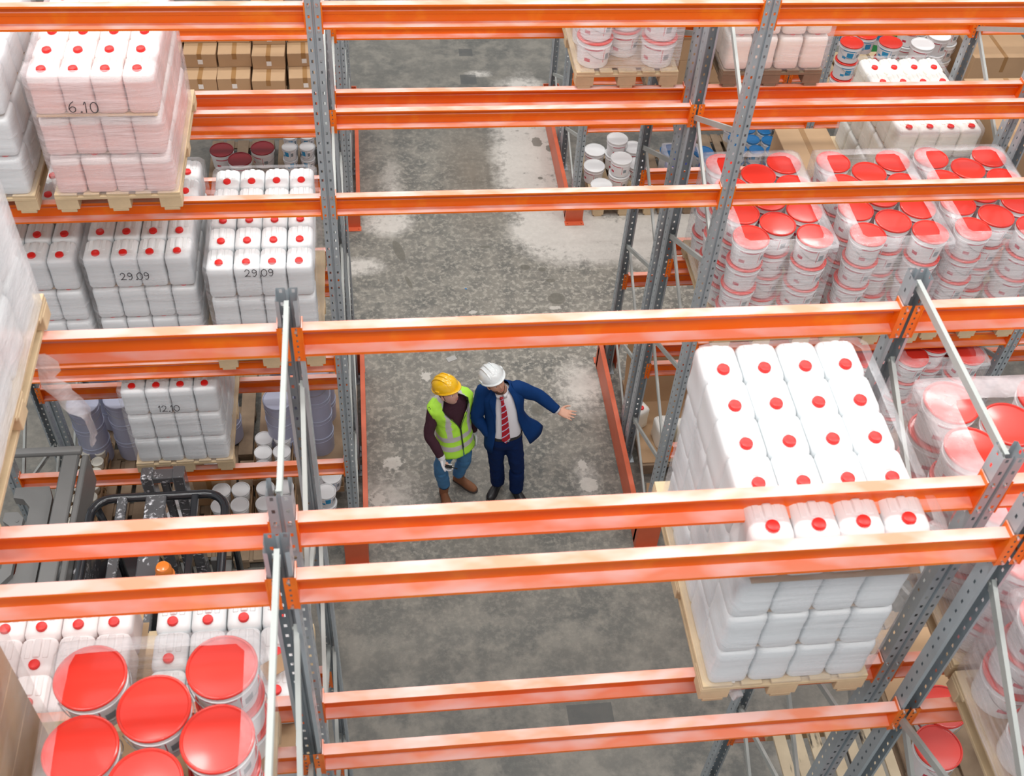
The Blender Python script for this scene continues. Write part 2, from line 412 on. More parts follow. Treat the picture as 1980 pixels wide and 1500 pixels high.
# beams
LB = BAY-.096
bm = bmesh.new(); w_, h_, t_ = .052, .145, .006
prof = [(0, 0), (-w_, 0), (-w_, -.012), (-w_+.004, -.012), (-w_+.004, -t_), (-t_, -t_), (-t_, -h_*.40), (-t_-.006, -h_*.43), (-t_-.006, -h_*.57), (-t_, -h_*.60), (-t_, -h_+t_+.004), (-w_-.004, -h_+.002), (-w_-.004, -h_-.012), (-w_+.001, -h_-.012), (-w_+.001, -h_-.003), (0, -h_)]
loftrings(bm, [[(x, y, z) for y, z in prof] for x in (-LB/2, LB/2)])
me_beam = bm_me('rack_crossbar', bm, 'orange')
pl = [((0, -.004), (.012, -.004), False), ((.012, -.004), (.022, -.004), True), ((.022, -.004), (.044, -.004), False)]
def connector(sign):
    bm = bmesh.new(); z0, z1 = -.185, .022
    v2, f2 = hole_sheet([((-.002, -.004), (.016, -.004), False), ((.016, -.004), (.024, -.004), True), ((.024, -.004), (.040, -.004), False)], z0, z1, .034, .012)
    vv = [bm.verts.new((sign*p[0], p[1]-.052, p[2])) for p in v2]
    for f in f2: bm.faces.new([vv[i] for i in f])
    bbox(bm, (-sign*.004, -.022, (z0+z1)/2), (.006, .072, z1-z0))
    for z in (-.165, .0): bcyl(bm, (sign*.022, -.066, z), (sign*.022, -.054, z), .007, n=6, mi=1)
    return bm_me('connector', bm, ['orange', 'bolt'])
me_cL, me_cR = connector(-1), connector(1)
LVN = {4: 'top level', 3: 'second level down', 2: 'third level down', 1: 'lowest level'}
PN = {4: 'nearest post line', 3: 'second post line', 2: 'third post line', 1: 'farthest post line'}
BN = {-2: 'far left bay', -1: 'left bay', 0: 'over the passage', 1: 'right bay', 2: 'far right bay'}
def beam(row, p, lv, bay, dz=0):
    x = fx(row, bay)+BAY/2; y = ROWY[row][p]
    o = link('rack_crossbar', me_beam, None, (x, y+.012, LV[lv]+dz))
    tag(o, f'orange rack crossbar, {LVN[lv]}, {PN[p]} of {ROWN[row]} rack, {BN[bay]}', 'crossbar')
    link('connector', me_cL, o, (-LB/2, 0, 0)); link('connector', me_cR, o, (LB/2, 0, 0))
for row, bays in (('A', (-1, 0, 1)), ('B', (-1, 0, 1, 2)), ('C', (-1, 1, 2))):
    for b in bays:
        for p in (1, 2, 3, 4):
            for lv in (1, 2, 3, 4):
                if b == 0 and lv < 3: continue
                if row == 'A' and b == 0 and False: continue
                if row == 'A' and p == 4: continue
                if row == 'A' and lv == 1 and p == 3: continue
                if row == 'C' and lv > 2: continue
                if row == 'C' and b == 0: continue
                if row == 'B' and lv == 4 and p != 4 : continue
                beam(row, p, lv, b)

# ---------------------------------------------------------------- pallets
def pallet_meshes(wood):
    out = {}
    bm = bmesh.new()
    for i, x in enumerate((-.3275, -.165, 0, .165, .3275)): bbox(bm, (x, .6, .133), (.142 if i in (0, 2, 4) else .1, 1.2, .022), .002)
    for y in (.07, .6, 1.13): bbox(bm, (0, y, .111), (.8, .142, .022), .002)
    out['deck'] = bm_me('deck', bm, wood)
    bm = bmesh.new(); bbox(bm, (0, 0, .061), (.142, .1, .078), .003); out['block'] = bm_me('block', bm, wood)
    bm = bmesh.new(); bbox(bm, (0, .6, .011), (.1, 1.2, .022), .002); out['skid'] = bm_me('skid', bm, wood)
    return out
PM = {k: pallet_meshes(k) for k in ('wood', 'wood_old')}
def pallet(cx, y0, z, label, wood='wood', rz=0):
    pm = PM[wood]; r = empty('pallet', (cx, y0, z), rz); tag(r, label, 'pallet')
    link('deck', pm['deck'], r)
    for x in (-.33, 0, .33):
        link('skid', pm['skid'], r, (x, 0, 0))
        for y in (.05, .6, 1.15): link('block', pm['block'], r, (x, y, 0))
    return r
# ---------------------------------------------------------------- jerrycans
def can_body(mk):
    bm = bmesh.new(); rings = []
    for z, hx, hy, r in ((0, .080, .102, .024), (.005, .087, .109, .028), (.02, .0905, .1125, .03), (.07, .0905, .1125, .03), (.10, .0885, .1105, .03), (.16, .0885, .1105, .03), (.20, .0905, .1125, .03), (.246, .0905, .1125, .032), (.263, .085, .107, .034), (.274, .071, .093, .03), (.278, .05, .075, .025)):
        rings.append([(x, y, z) for x, y in rrect(hx, hy, r, 3)])
    loftrings(bm, rings)
    # carrying handle ridge running back from the neck, and neck
    rr = []
    for y, w, h in ((-.020, .010, .002), (-.012, .015, .012), (.01, .016, .016), (.06, .016, .016), (.085, .015, .014), (.098, .010, .002)):
        rr.append([(x, y, z) for x, z in ((-w-.006, .275), (-w, .275+h*.8), (-w*.5, .275+h), (w*.5, .275+h), (w, .275+h*.8), (w+.006, .275))])
    loftrings(bm, rr)
    bcyl(bm, (0, -.058, .268), (0, -.058, .284), .024, .022, 14)
    for sx in (-1, 1): bbox(bm, (sx*.045, .035, .276), (.03, .11, .010), .004)
    return bm_me('jerrycan', bm, mk, angle=40)
bm = bmesh.new(); lathe(bm, [(.027, .274), (.0275, .277), (.0275, .291), (.026, .295), (.020, .297), (.0, .297)], 20, c=(0, -.058, 0))
for k in range(20):
    a = k*math.pi/10; bbox(bm, (.0272*math.cos(a), -.058+.0272*math.sin(a), .284), (.002, .003, .014), rot=None)
me_cap = bm_me('cap', bm, 'redcap', angle=40)
CANS = {}
def can_src(mk):
    if mk not in CANS:
        CANS[mk] = can_body(mk)
    return CANS[mk]
def sheet_me(w, d):
    bm = bmesh.new(); bbox(bm, (0, 0, .004), (w, d, .003)); return bm_me('cardboard_sheet', bm, 'card')
ME_SHEET = sheet_me(.72, 1.10)
NB = [0]
def jerry(mk, loc, label, group=None, rz=0, colour='white'):
    r = link('jerrycan', can_src(mk), None, loc, (0, 0, rz)); tag(r, label, 'jerrycan', group)
    link('cap', me_cap, r); return r
POS4 = ['leftmost', 'second from left', 'third from left', 'rightmost']
LAY = {1: ['top'], 2: ['top', 'bottom'], 3: ['top', 'middle', 'bottom'], 4: ['top', 'second', 'third', 'bottom'], 5: ['top', 'second', 'third', 'fourth', 'bottom']}
def film_me(w, d, h, seed, mk='film', fold=.09, cols=64, rows=14, lean=0, topclosed=False, amp=.006):
    base = rrect(w/2, d/2, .04, 3)
    # resample perimeter
    per = []; L = 0; pts = base+[base[0]]
    seg = [math.dist(pts[i], pts[i+1]) for i in range(len(base))]; tot = sum(seg)
    for k in range(cols):
        s = tot*k/cols; i = 0
        while s > seg[i]: s -= seg[i]; i += 1
        f = s/max(seg[i], 1e-9); per.append((pts[i][0]*(1-f)+pts[i+1][0]*f, pts[i][1]*(1-f)+pts[i+1][1]*f))
    verts, faces = [], []
    levels = [(h*i/rows, 1.0) for i in range(rows+1)]+[(h+.012, 1-fold*.5/w), (h+.014, 1-2*fold/w)]
    for li, (z, sc) in enumerate(levels):
        for (x, y) in per:
            nrm = Vector((x/w, y/d, 0)); nrm = nrm.normalized() if nrm.length else nrm
            q = noise.noise(Vector((x*5+seed*3.1, y*5, z*2.2)))*amp+noise.noise(Vector((x*14, y*14+seed, z*9)))*amp*.5
            if li > rows: q *= .6
            k2 = 1-2*fold/max(w, d)*0
            sx = sc if li <= rows else 1-(1-sc)*1.0; sy = 1-(1-sc)*w/d if li > rows else 1
            zz = z
            if li == rows+2: zz = z+noise.noise(Vector((x*9+seed, y*9, 0)))*.006
            verts.append((x*sx+nrm.x*q, y*sy+nrm.y*q, zz))
    for i in range(len(levels)-1):
        for k in range(cols):
            faces.append((i*cols+k, i*cols+(k+1) % cols, (i+1)*cols+(k+1) % cols, (i+1)*cols+k))
    if topclosed: faces.append(tuple((len(levels)-1)*cols+k for k in range(cols)))
    return new_me('stretch_film', verts, faces, mk, smooth=True)
SEED = [0]
def can_load(name, cx, y0, zs, nl, mk, py=.229, side=None, colour='white', film='film', wood='wood', px=.186, lp=.294, rows=5, front=True, fold=.05, film_on=True, seen_cols=range(4), pal=True, xl=0, skiprows=()):
    if pal: pallet(cx, y0-.01, zs, f'{"old grey" if wood=="wood_old" else "pale wooden"} pallet carrying {name}', wood)
    zb = zs+.146; rnd = random.Random(hash(name) & 0 or len(name)*7+int(cx*10))
    tot = {}
    for l in range(nl):
        z = zb+l*(lp+.006); top = l == nl-1
        o = link('cardboard_sheet', ME_SHEET, None, (cx, y0+rows*py/2, z-.006+.0), (0, 0, 0))
        if not top: o.scale = (.9, .93, 1)
        tag(o, f'brown cardboard layer sheet under {LAY[nl][nl-1-l]} layer of {name}', 'sheet')
        for i in range(4):
            if i not in seen_cols: continue
            for j in range(rows):
                if not top and not ((j == 0 and front) or (side == 'R' and i == 3) or (side == 'L' and i == 0)): continue
                if top and j in skiprows: continue
                x = cx+(i-1.5)*px+rnd.uniform(-.002, .002); y = y0+.113+j*py+rnd.uniform(-.003, .003)
                jerry(mk, (x+xl*l, y, z), f'{colour} jerrycan, {POS4[i]}, {ORD[j]} row, {LAY[nl][nl-1-l]} layer, {name}', rz=rnd.uniform(-.012, .012))
    if film_on:
        SEED[0] += 1; hgt = nl*(lp+.006)-.025
        o = link('stretch_film', film_me(4*px+.045, rows*py+.045, hgt, SEED[0], film, fold), None, (cx, y0+rows*py/2, zb+.003))
        tag(o, f'clear stretch film wound round {name}', 'plastic film')
# hand-written dates: strokes on the front faces of the cans
GL = {'0': [[(.5, 1), (.12, .8), (.0, .45), (.15, .1), (.5, 0), (.85, .2), (.95, .6), (.75, .92), (.45, 1)]],
 '1': [[(.35, .75), (.6, 1), (.5, 0)]], '2': [[(.05, .75), (.3, 1), (.7, .9), (.75, .6), (.4, .25), (.0, .02), (.35, .08), (.95, .05)]],
 '6': [[(.75, 1), (.3, .75), (.05, .35), (.3, .02), (.75, .1), (.85, .4), (.5, .52), (.12, .35)]],
 '9': [[(.85, .75), (.5, 1), (.15, .8), (.3, .5), (.8, .6), (.85, .8), (.8, .3), (.5, 0), (.2, .08)]], '.': [[(.3, .0), (.42, .08), (.5, .02), (.36, .0)]]}
def writing(text, x, y, z, h, parentlabel, adv=.72, drop=0):
    bm = bmesh.new(); cx = 0
    for i, ch in enumerate(text):
        for st in GL[ch]:
            pts = [Vector((cx+px*h*.62, 0, py*h+drop*i)) for px, py in st]
            # smooth
            P = []
            for k in range(len(pts)-1):
                a, b = pts[k], pts[k+1]; p0 = pts[max(k-1, 0)]; p3 = pts[min(k+2, len(pts)-1)]
                for s in range(4):
                    t = s/4; P.append(.5*((2*a)+(b-p0)*t+(2*p0-5*a+4*b-p3)*t*t+(-p0+3*a-3*b+p3)*t**3))
            P.append(pts[-1]); btube(bm, P, .0030, 5)
        cx += h*adv*(.45 if ch == '.' else 1)
    return bm_me('date_writing', bm, 'ink')
def write_on(name_part, text, x, y, z, h, **k):
    par = min((o for o in COL.objects if o.name.startswith('jerrycan') and name_part in o.get('label', '')), key=lambda o: (o.location-Vector((x, y, z-.1))).length)
    o = link('date_writing', writing(text, x, y, z, h, '', **k), par); M_ = par.matrix_basis.inverted() @ Matrix.Translation((x, y, z)); o.matrix_local = M_
    o['label'] = f'hand-written {text} in dark marker'
can_load('the pink load', -1.685, 6.20, Z3, 3, 'can_pink', side='R', colour='pink', film='film_pink', py=.212)
can_load('the load left of the pink load', -2.60, 6.20, Z3, 3, 'can', side='R', film='film', seen_cols=(2, 3), colour='greyish')
can_load('the middle white load', -1.71, 6.34, Z2, 3, 'can', side='R')
can_load('the white load beside the post', -.85, 6.20, Z2, 3, 'can', side='L', py=.232)
can_load('the leftmost white load', -2.515, 6.33, Z2, 3, 'can', side='R', seen_cols=(1, 2, 3))
can_load('the low hanging white load', -1.70, 6.27, Z1, 3, 'can', side='R')
write_on('the pink load', '6.10', -1.84, 6.176, 5.10, .075, adv=.70, drop=-.002)
write_on('the middle white load', '29.09', -1.84, 6.315, 3.60, .065, adv=.72)
write_on('the white load beside the post', '29.09', -.95, 6.176, 3.72, .065, adv=.72)
write_on('low hanging white load', '12.10', -1.81, 6.245, 2.25, .07, adv=.55)
# big white load in front, right of the passage
can_load('the big white front load', 1.80, 2.43, Z3, 4, 'can', py=.212, side='L', film='film', px=.187, lp=.288, xl=-.012)
# loads low on the near rack, bottom left
can_load('the pale pink lower front load', -1.77, 2.66, Z2, 3, 'can_pale', side=None, colour='pale pink', film='film', front=False, py=.222, skiprows=(0, 4), film_on=False)
can_load('the white lower front load', -.905, 2.64, Z2, 3, 'can', side='R', film='film', front=False, py=.222, skiprows=(0, 4), film_on=False)
# rear shelf of the middle rack
can_load('the cream load in right bay', 4.765, 7.67, Z2, 3, 'can_cream', side='L', colour='cream', py=.229)
can_load('the beige load on high rear shelf', 3.10, 7.56, Z3, 3, 'can_beige', side='L', colour='beige', wood='wood_old', px=.2, skiprows=(2, 3, 4))
# tall wrapped load high on the near rack, far left
can_load('the tall left load', -1.80, 2.50, Z4, 5, 'can', side='R', film='film_heavy', seen_cols=(3,), colour='wrapped', px=.19, fold=.02)

# ---------------------------------------------------------------- buckets
def bucket_parts(mk, lidk, r0=.118, r1=.134, h=.222):
    bm = bmesh.new()
    lathe(bm, [(0, .0), (r0-.004, 0), (r0, .004), (r0+(r1-r0)*.72, h*.72), (r0+(r1-r0)*.74, h*.735), (r1+.001, h*.74), (r1+.002, h*.80), (r1-.001, h*.805), (r1-.001, h-.012), (r1+.003, h-.012), (r1+.003, h-.006), (r1-.004, h-.006), (r1-.006, h-.02), (0, h-.02)], 36)
    b = bm_me('bucket', bm, mk, angle=35)
    bm = bmesh.new(); lathe(bm, [(r1+.003, h-.016), (r1+.0055, h-.012), (r1+.0055, h-.003), (r1+.002, h+.001), (r1-.004, h+.001), (r1-.008, h-.006), (r1-.03, h-.0055), (.03, h-.003), (0, h-.004)], 40)
    l = bm_me('lid', bm, lidk, angle=50)
    bm = bmesh.new(); btube(bm, [((r1+.007)*math.cos(a), -(r1+.012)*abs(math.sin(a))*.92, h*.78-.095*math.sin(a)) for a in [math.pi*i/16 for i in range(17)]], .0022, 6)
    hd = bm_me('handle', bm, 'wire')
    return b, l, hd
BK = {'red': bucket_parts('bucket', 'redlid'), 'redblue': bucket_parts('bucket_blue', 'redlid'), 'white': bucket_parts('bucket', 'white'),
      'darkred': bucket_parts('bucket', 'darkred', .125, .145, .24), 'blue': bucket_parts('bucket_blue', 'bluelid'), 'navy': bucket_parts('white', 'navylid', .15, .165, .25),
      'pail': bucket_parts('pail', 'paillid', .142, .145, .27), 'tub': bucket_parts('white', 'white2', .072, .082, .16), 'smallblue': bucket_parts('bucket_blue', 'white2', .078, .09, .17),
      'jar': bucket_parts('cream', 'cream', .050, .054, .095), 'smallbluelid': bucket_parts('bucket_blue', 'bluelid', .085, .095, .19)}
def bucket(kind, loc, label, group=None, rz=None, rot=None, handle=True, lid=True):
    b, l, hd = BK[kind]; NB[0] += 1; rz = random.uniform(-.5, .5) if rz is None else rz
    o = link('bucket', b, None, loc, rot if rot else (0, 0, rz))
    tag(o, label, 'bucket', group)
    if lid: link('lid', l, o)
    if handle: link('handle', hd, o, rot=(0, 0, (0, math.pi, .6)[NB[0] % 3]))
    return o
def bucket_load(name, cx, y0, zs, nl, kind='red', side=None, film='film_streak', colour='red-lidded', lp=.2265, wood='wood', dx=.25, mids=True, film_on=True, fold=.10, tilt=0, pal=True, toprows=4, front=True):
    if pal: pallet(cx, y0-.01, zs, f'{"old grey" if wood=="wood_old" else "pale wooden"} pallet carrying {name}', wood)
    zb = zs+.146
    o = link('cardboard_sheet', ME_SHEET, None, (cx, y0+.6, zb-.006)); tag(o, f'brown cardboard sheet beneath the buckets of {name}', 'sheet')
    cols = [('left', -dx, [.15, .45, .75, 1.05]), ('middle', 0, [.30, .60, .90]), ('right', dx, [.15, .45, .75, 1.05])]
    for l in range(nl):
        top = l == nl-1
        for cn, ox, ys in cols:
            for j, yy in enumerate(ys):
                if not top and not ((j == 0 and front) or (side == 'R' and cn == 'right') or (side == 'L' and cn == 'left')): continue
                rt = (random.uniform(-tilt, tilt), random.uniform(-tilt, tilt), random.uniform(-.5, .5)) if top and tilt else (0, 0, random.uniform(-.4, .4))
                bucket(kind, (cx+ox+random.uniform(-.004, .004), y0+yy+random.uniform(-.005, .005), zb+l*lp), f'{colour} bucket, {cn} column, {ORD[j]} from front, {LAY[nl][nl-1-l]} layer, {name}', rot=rt)
    if film_on:
        SEED[0] += 1
        o = link('stretch_film', film_me(.81, 1.22, nl*lp-.002, SEED[0], film, fold), None, (cx, y0+.60, zb+.003))
        tag(o, f'clear stretch film wound round {name}', 'plastic film')
bucket_load('the first red load', 3.01, 6.20, Z2, 4, side='L')
bucket_load('the second red load', 3.925, 6.20, Z2, 4, side='L')
bucket_load('the third red load', 4.77, 6.23, Z2, 4, side='L')
bucket_load('the lowest level left load', 3.79, 6.15, Z1, 4, side='L')
bucket_load('the lowest level right load', 4.68, 6.15, Z1, 4, side='R')
bucket_load('the bucket load above the passage', 1.95, 7.56, Z3, 3, side='L', front=True)
bucket_load('the near right wrapped load', 3.03, 2.45, Z3, 3, side='L', film='film_pink', fold=.16)
bucket_load('the bottom right load', 3.02, 1.22, Z3, 3, side='L', film='film_pink', fold=.1)
bucket_load('the bottom left front load', -.93, 1.26, Z3, 3, side='R', film='film', fold=.07)

# ---------------------------------------------------------------- floor guards beside the passage
def guard(row, side):
    x = fx(row, 0 if side == 'left' else 1); y0 = ROWY[row][4]-.12; y1 = ROWY[row][1]+.12
    sx = 1 if side == 'left' else -1
    r = empty('rack_end_guard', (x, y0, 0)); tag(r, f'orange steel floor guard along the foot of the {ROWN[row]} rack, {side} side of passage', 'guard rail')
    L = y1-y0
    bm = bmesh.new(); bbox(bm, (sx*.105, L/2, .20), (.012, L-.1, .36), .002); bbox(bm, (sx*.100, L/2, .386), (.05, L-.1, .012), .003)
    link('rail', bm_me('rail', bm, 'guard'), r)
    for yy, nm in ((0, 0), (L, 1)):
        bm = bmesh.new(); s = -1 if nm == 0 else 1
        bbox(bm, (0, yy, .20), (.22, .012, .40), .003)
        for q in (-1, 1): bbox(bm, (q*.107, yy-s*.05, .20), (.008, .10, .40), .002)
        link('end_shield', bm_me('end_shield', bm, 'guard'), r)
        bm = bmesh.new(); bbox(bm, (0, yy+s*.035, .004), (.24, .09, .008))
        for q in (-.09, .09): bcyl(bm, (q, yy+s*.05, .006), (q, yy+s*.05, .026), .009, n=6)
        link('foot_plate', bm_me('foot_plate', bm, 'guard'), r)
for rw in 'BC':
    for sd in ('left', 'right'): guard(rw, sd)

# ---------------------------------------------------------------- cardboard boxes
def box_me(w, d, h, tapeq=True, lab=True):
    bm = bmesh.new(); bbox(bm, (0, 0, h/2), (w, d, h), .004, mi=0)
    bbox(bm, (0, 0, h+.0008), (w*.99, .003, .0012), mi=1) if False else None
    return bm_me('cardboard_box', bm, 'card')
def carton(loc, w, d, h, label, group=None, rz=0, lab=True, mk='card', tapev=True):
    o = link('cardboard_box', box_me(w, d, h), None, loc, (0, 0, rz)); tag(o, label, 'box', group)
    if tapev:
        bm = bmesh.new(); tw = .05
        bbox(bm, (0, 0, h+.0006), (tw, d*.995, .0016), mi=0)
        bbox(bm, (0, -d/2-.0006, h*.8), (tw, .0016, h*.4), mi=0)
        link('tape', bm_me('tape', bm, 'tape'), o)
    if lab:
        bm = bmesh.new(); bbox(bm, (0.005, -d/2-.002, h*.42), (.055, .002, .055)); link('paper_label', bm_me('paper_label', bm, 'label'), o)
    return o
yC4, yC3, yC2, yC1 = (ROWY['C'][k] for k in (4, 3, 2, 1))
pallet(-2.02, yC4-.05, Z1, 'pale wooden pallet under the left brown boxes')
pallet(-.98, yC4-.05, Z1, 'pale wooden pallet under the right brown boxes')
zc = Z1+.146; bw, bd, bh = .365, .40, .17
CN = ['far left', 'left', 'centre', 'right', 'far right']
for i, cx in enumerate((-2.31, -1.93, -1.55, -1.16, -.77)):
    ht = (4, 4, 4, 5, 4)[i]
    for l in range(5):
        yy = yC4+.16+l*.235+(.0 if i != 3 else -.05); 
        if l >= ht: continue
        for dd in range(2):
            if dd == 1 and l > 1: continue
            carton((cx+random.uniform(-.008, .008), yy+dd*.41, zc+l*bh), bw, bd, bh-.002, f'brown taped box, {CN[i]} column, {ORD[l]} tier up, {"front" if dd==0 else "back"} row, far rack', rz=random.uniform(-.03, .03), lab=(dd == 0 and (i+l) % 5 != 4))
# box stack seen between wrapped loads on the far rack, right
for l in range(3):
    for k in range(2):
        carton((3.50+k*.41, yC4+.30, Z1+.146+l*.3), .40, .5, .298, f'large brown box, {"left" if k==0 else "right"} one, {ORD[l]} tier, behind the beige load', lab=False)
pallet(3.70, yC4+.02, Z1, 'wooden pallet under large boxes behind the beige load', 'wood_old')

# ---------------------------------------------------------------- far rack, floor level and shelf
def onpallet(cx, y0, lab, wood='wood', z=0): pallet(cx, y0, z, lab, wood); return z+.146
zf = onpallet(-1.72, yC4+.35, 'old pallet under the dark red lidded buckets', 'wood_old')
for (x, y, n_) in ((-1.94, 12.33, 'left'), (-1.43, 12.35, 'right'), (-1.70, 12.12, 'middle')):
    bucket('darkred', (x, y, zf+.0), f'dark red lidded bucket, {n_} one of three, far rack floor')
zf = onpallet(-.86, yC4+.35, 'old pallet under small blue printed tubs', 'wood_old')
for l in range(2):
    for i, x in enumerate((-1.08, -.86, -.64)):
        for j in range(2):
            bucket('smallblue', (x, 12.22+j*.24, zf+l*.172), f'small blue-printed tub, {["left","middle","right"][i]} column, {["front","back"][j]}, {["lower","upper"][l]} tier, far rack floor')
zf = onpallet(3.12, yC4-.03, 'pale pallet under the plain white buckets, far rack')
WB = [(2.83, 11.46, 1), (3.36, 11.48, 1), (3.10, 11.70, 1), (2.80, 11.86, 1), (3.38, 11.88, 1), (2.86, 12.20, 1), (3.38, 12.24, 1), (3.12, 12.12, 2)]
for q, (x, y, n_) in enumerate(WB):
    for l in range(n_):
        bucket('white', (x, y, zf+l*.228), f'plain white bucket, {["front left","front right","front middle","middle left","middle right","back left","back right","back middle"][q]}, {["lower","upper"][l]} tier, far rack floor')
bucket('white', (3.10, 11.70, zf+.228), 'white bucket stacked upside on the front middle white bucket, far rack floor')
zf = onpallet(3.97, yC4-.03, 'pallet under the big blue lidded buckets, far rack', 'wood_old')
for q, (x, y, k_) in enumerate(((3.86, 12.15, 'blue'), (3.88, 11.78, 'navy'), (4.30, 12.10, 'blue'), (4.32, 11.74, 'navy'), (4.1, 11.45, 'navy'))):
    bucket(k_ if k_ != 'blue' else 'blue', (x, y, zf), f'{"bright" if k_=="blue" else "deep"} blue lidded bucket, {["back left","middle left","back right","middle right","front"][q]} of far rack floor pallet')
o = link('plastic_film', film_me(.5, .8, .34, 99, 'film_heavy', .05, 40, 6), None, (3.96, 11.75, zf)); tag(o, 'crumpled clear film hanging over the blue lidded buckets', 'plastic film')
zf = onpallet(4.80, yC4+.3, 'pallet under the small blue lidded tubs, far rack', 'wood_old')
for i, x in enumerate((4.72, 4.94, 5.16)):
    for j in range(3):
        bucket('smallbluelid', (x, 11.95+j*.23-.03*i, zf+.19), f'small blue lidded tub, {["left","middle","right"][i]} column, {ORD[j]} row, upper tier, far rack')
        if j == 0: bucket('smallbluelid', (x, 11.95-.03*i, zf), f'small blue lidded tub, {["left","middle","right"][i]} column, first row, lower tier, far rack')
pallet(5.88, yC4-.02, Z1, 'pallet under shrink wrapped red lidded tubs, far rack')
RB = [(5.64, 11.60), (6.12, 11.60), (5.88, 11.80), (5.64, 12.0), (6.12, 12.0), (5.88, 12.2)]
for q, (x, y) in enumerate(RB):
    for l in range(3):
        if l < 2 and q > 1: continue
        bucket('redblue', (x, y, Z1+.146+l*.2265), f'blue-printed red lidded bucket, {["front left","front right","front middle","back left","back right","back middle"][q]}, {["bottom","middle","top"][l]} tier, far rack')
pallet(6.72, yC4-.02, Z1, 'pallet under white buckets with wire handles, far rack')
for q, (x, y, n_) in enumerate(((6.50, 11.55, 3), (6.78, 11.75, 3), (6.50, 11.95, 3), (7.02, 11.98, 4), (6.74, 12.2, 3))):
    for l in range(n_):
        bucket('white', (x, y, Z1+.146+l*.2265), f'white wire-handled bucket, {["front left","front right","middle left","back right","back left"][q]} stack, {ORD[l]} from bottom, far rack')
pallet(7.60, yC4+.1, Z1, 'pallet under a flat cardboard covered load, far rack', 'wood_old')
carton((7.60, yC4+.65, Z1+.146), .8, .9, .5, 'wide brown carton on far rack, beside the wire-handled buckets', lab=False)
o = carton((8.35, yC1+1.3, .0), 1.3, 1.0, 2.0, 'tall bright green crate standing behind the far rack', lab=False, tapev=False); o.data.materials[0] = mat('green_crate_plastic', (.02, .28, .06), .5); o['category'] = 'crate'; o.name = 'green_crate'
# boxes beside the cream load
carton((3.95, 8.1, Z2), .5, 1.06, .4, 'brown open carton on the rear shelf left of cream load', lab=True)
carton((5.78, 8.1, Z2), .8, 1.1, .9, 'tan carton right of the cream load behind the post', lab=False)

# ---------------------------------------------------------------- middle rack, floor level, left bay
big = bmesh.new(); bbox(big, (0, 0, .004), (1.0, 1.15, .008)); 
zf = .146
for cx, y0, nm in ((-1.76, 7.50, 'centre grey pail stacks'), (-2.62, 7.52, 'left grey pail stacks'), (-.80, 7.45, 'right grey pail stacks')):
    pallet(cx, y0, 0, f'pallet under the {nm}', 'wood_old')
link('cardboard_sheet', big and bm_me('cardboard_sheet', big, 'card_dark'), None, (-.80, 7.8, zf)).name = 'cardboard_sheet'
o = [q for q in COL.objects if q.name.startswith('cardboard_sheet')][-1]; tag(o, 'wide brown board lying under the right grey pails', 'sheet')
PA = [(-2.86, 7.56, 3, 'front left'), (-2.53, 7.62, 3, 'second left'), (-2.75, 8.02, 3, 'back left'), (-2.05, 7.80, 3, 'hidden middle'), (-1.60, 7.75, 3, 'centre'), (-1.03, 7.52, 3, 'front right'), (-.68, 7.56, 4, 'rightmost'), (-1.0, 8.0, 4, 'back right'), (-.66, 7.98, 4, 'far right back')]
for x, y, n_, nm in PA:
    zb = .152
    for l in range(n_):
        if l < n_-3: pass
        bucket('pail', (x, y, zb+l*.262), f'lilac grey enamel pail, {nm} stack, {ORD[l]} from bottom, middle rack floor', handle=(l == n_-1))
# tubs and jars in front
def tray(x0, x1, y0, y1, z, label, h=.05):
    bm = bmesh.new(); w, d = x1-x0, y1-y0
    bbox(bm, (0, 0, .003), (w, d, .006))
    for sx in (-1, 1): bbox(bm, (sx*w/2, 0, h/2), (.004, d, h))
    for sy in (-1, 1): bbox(bm, (0, sy*d/2, h/2), (w, .004, h))
    o = link('cardboard_tray', bm_me('cardboard_tray', bm, 'card'), None, ((x0+x1)/2, (y0+y1)/2, z)); tag(o, label, 'tray'); return o
pallet(-2.72, 6.30, 0, 'pale slatted pallet holding jar trays beside the truck', 'wood_old')
for l in range(2):
    for tq, (ty0, ty1) in enumerate(((6.55, 7.1), (7.12, 7.69))):
        tray(-3.00, -2.74, ty0, ty1, .148+l*.11, f'cardboard tray of jars, {["front","back"][tq]}, {["lower","upper"][l]} layer, left of empty slats')
        for j in range(4):
            for i in range(2):
                bucket('jar', (-2.935+i*.125, ty0+.07+j*.135, .156+l*.11), f'cream jar, {["left","right"][i]} column, {ORD[j]} row, {["front","back"][tq]} {["lower","upper"][l]} tray', handle=False)
pallet(-1.90, 6.28, 0, 'pale slatted pallet under cardboard and tubs', 'wood_old')
def tubset(nm, x, y, nx, ny, z=.148, tiers=2):
    for l in range(tiers):
        tray(x-.095, x+.18*(nx-1)+.095, y-.095, y+.18*(ny-1)+.095, z+l*.17, f'brown tray under {nm}, {["lower","upper"][l]}', .08)
        for i in range(nx):
            for j in range(ny):
                if l < tiers-1 and j > 0: continue
                bucket('tub', (x+i*.18, y+j*.18, z+.007+l*.17), f'plain white tub, {ORD[i]} from left, {ORD[j]} row, {["lower","upper"][l] if tiers>1 else "only"} tray, {nm}', handle=False)
tubset('the central tub group', -1.21, 7.06, 2, 3)
tubset('the front centre tub group', -1.58, 6.62, 2, 2)
tubset('the front right tub group', -1.17, 6.62, 2, 2)
tubset('the corner tub group', -.72, 7.06, 2, 1, tiers=1)
for q, (x, y, l) in enumerate(((-.60, 6.72, 0), (-.60, 6.72, 1), (-.72, 6.95, 0), (-.55, 6.9, 1))):
    bucket('smallblue', (x, y, .146+l*.172), f'blue-printed tub by the post, {["front lower","front upper","back lower","back upper"][q]} one', handle=False)
carton((-1.70, 7.05, .146), .30, .34, .42, 'brown carton bagged in clear film below low hanging load', lab=False)
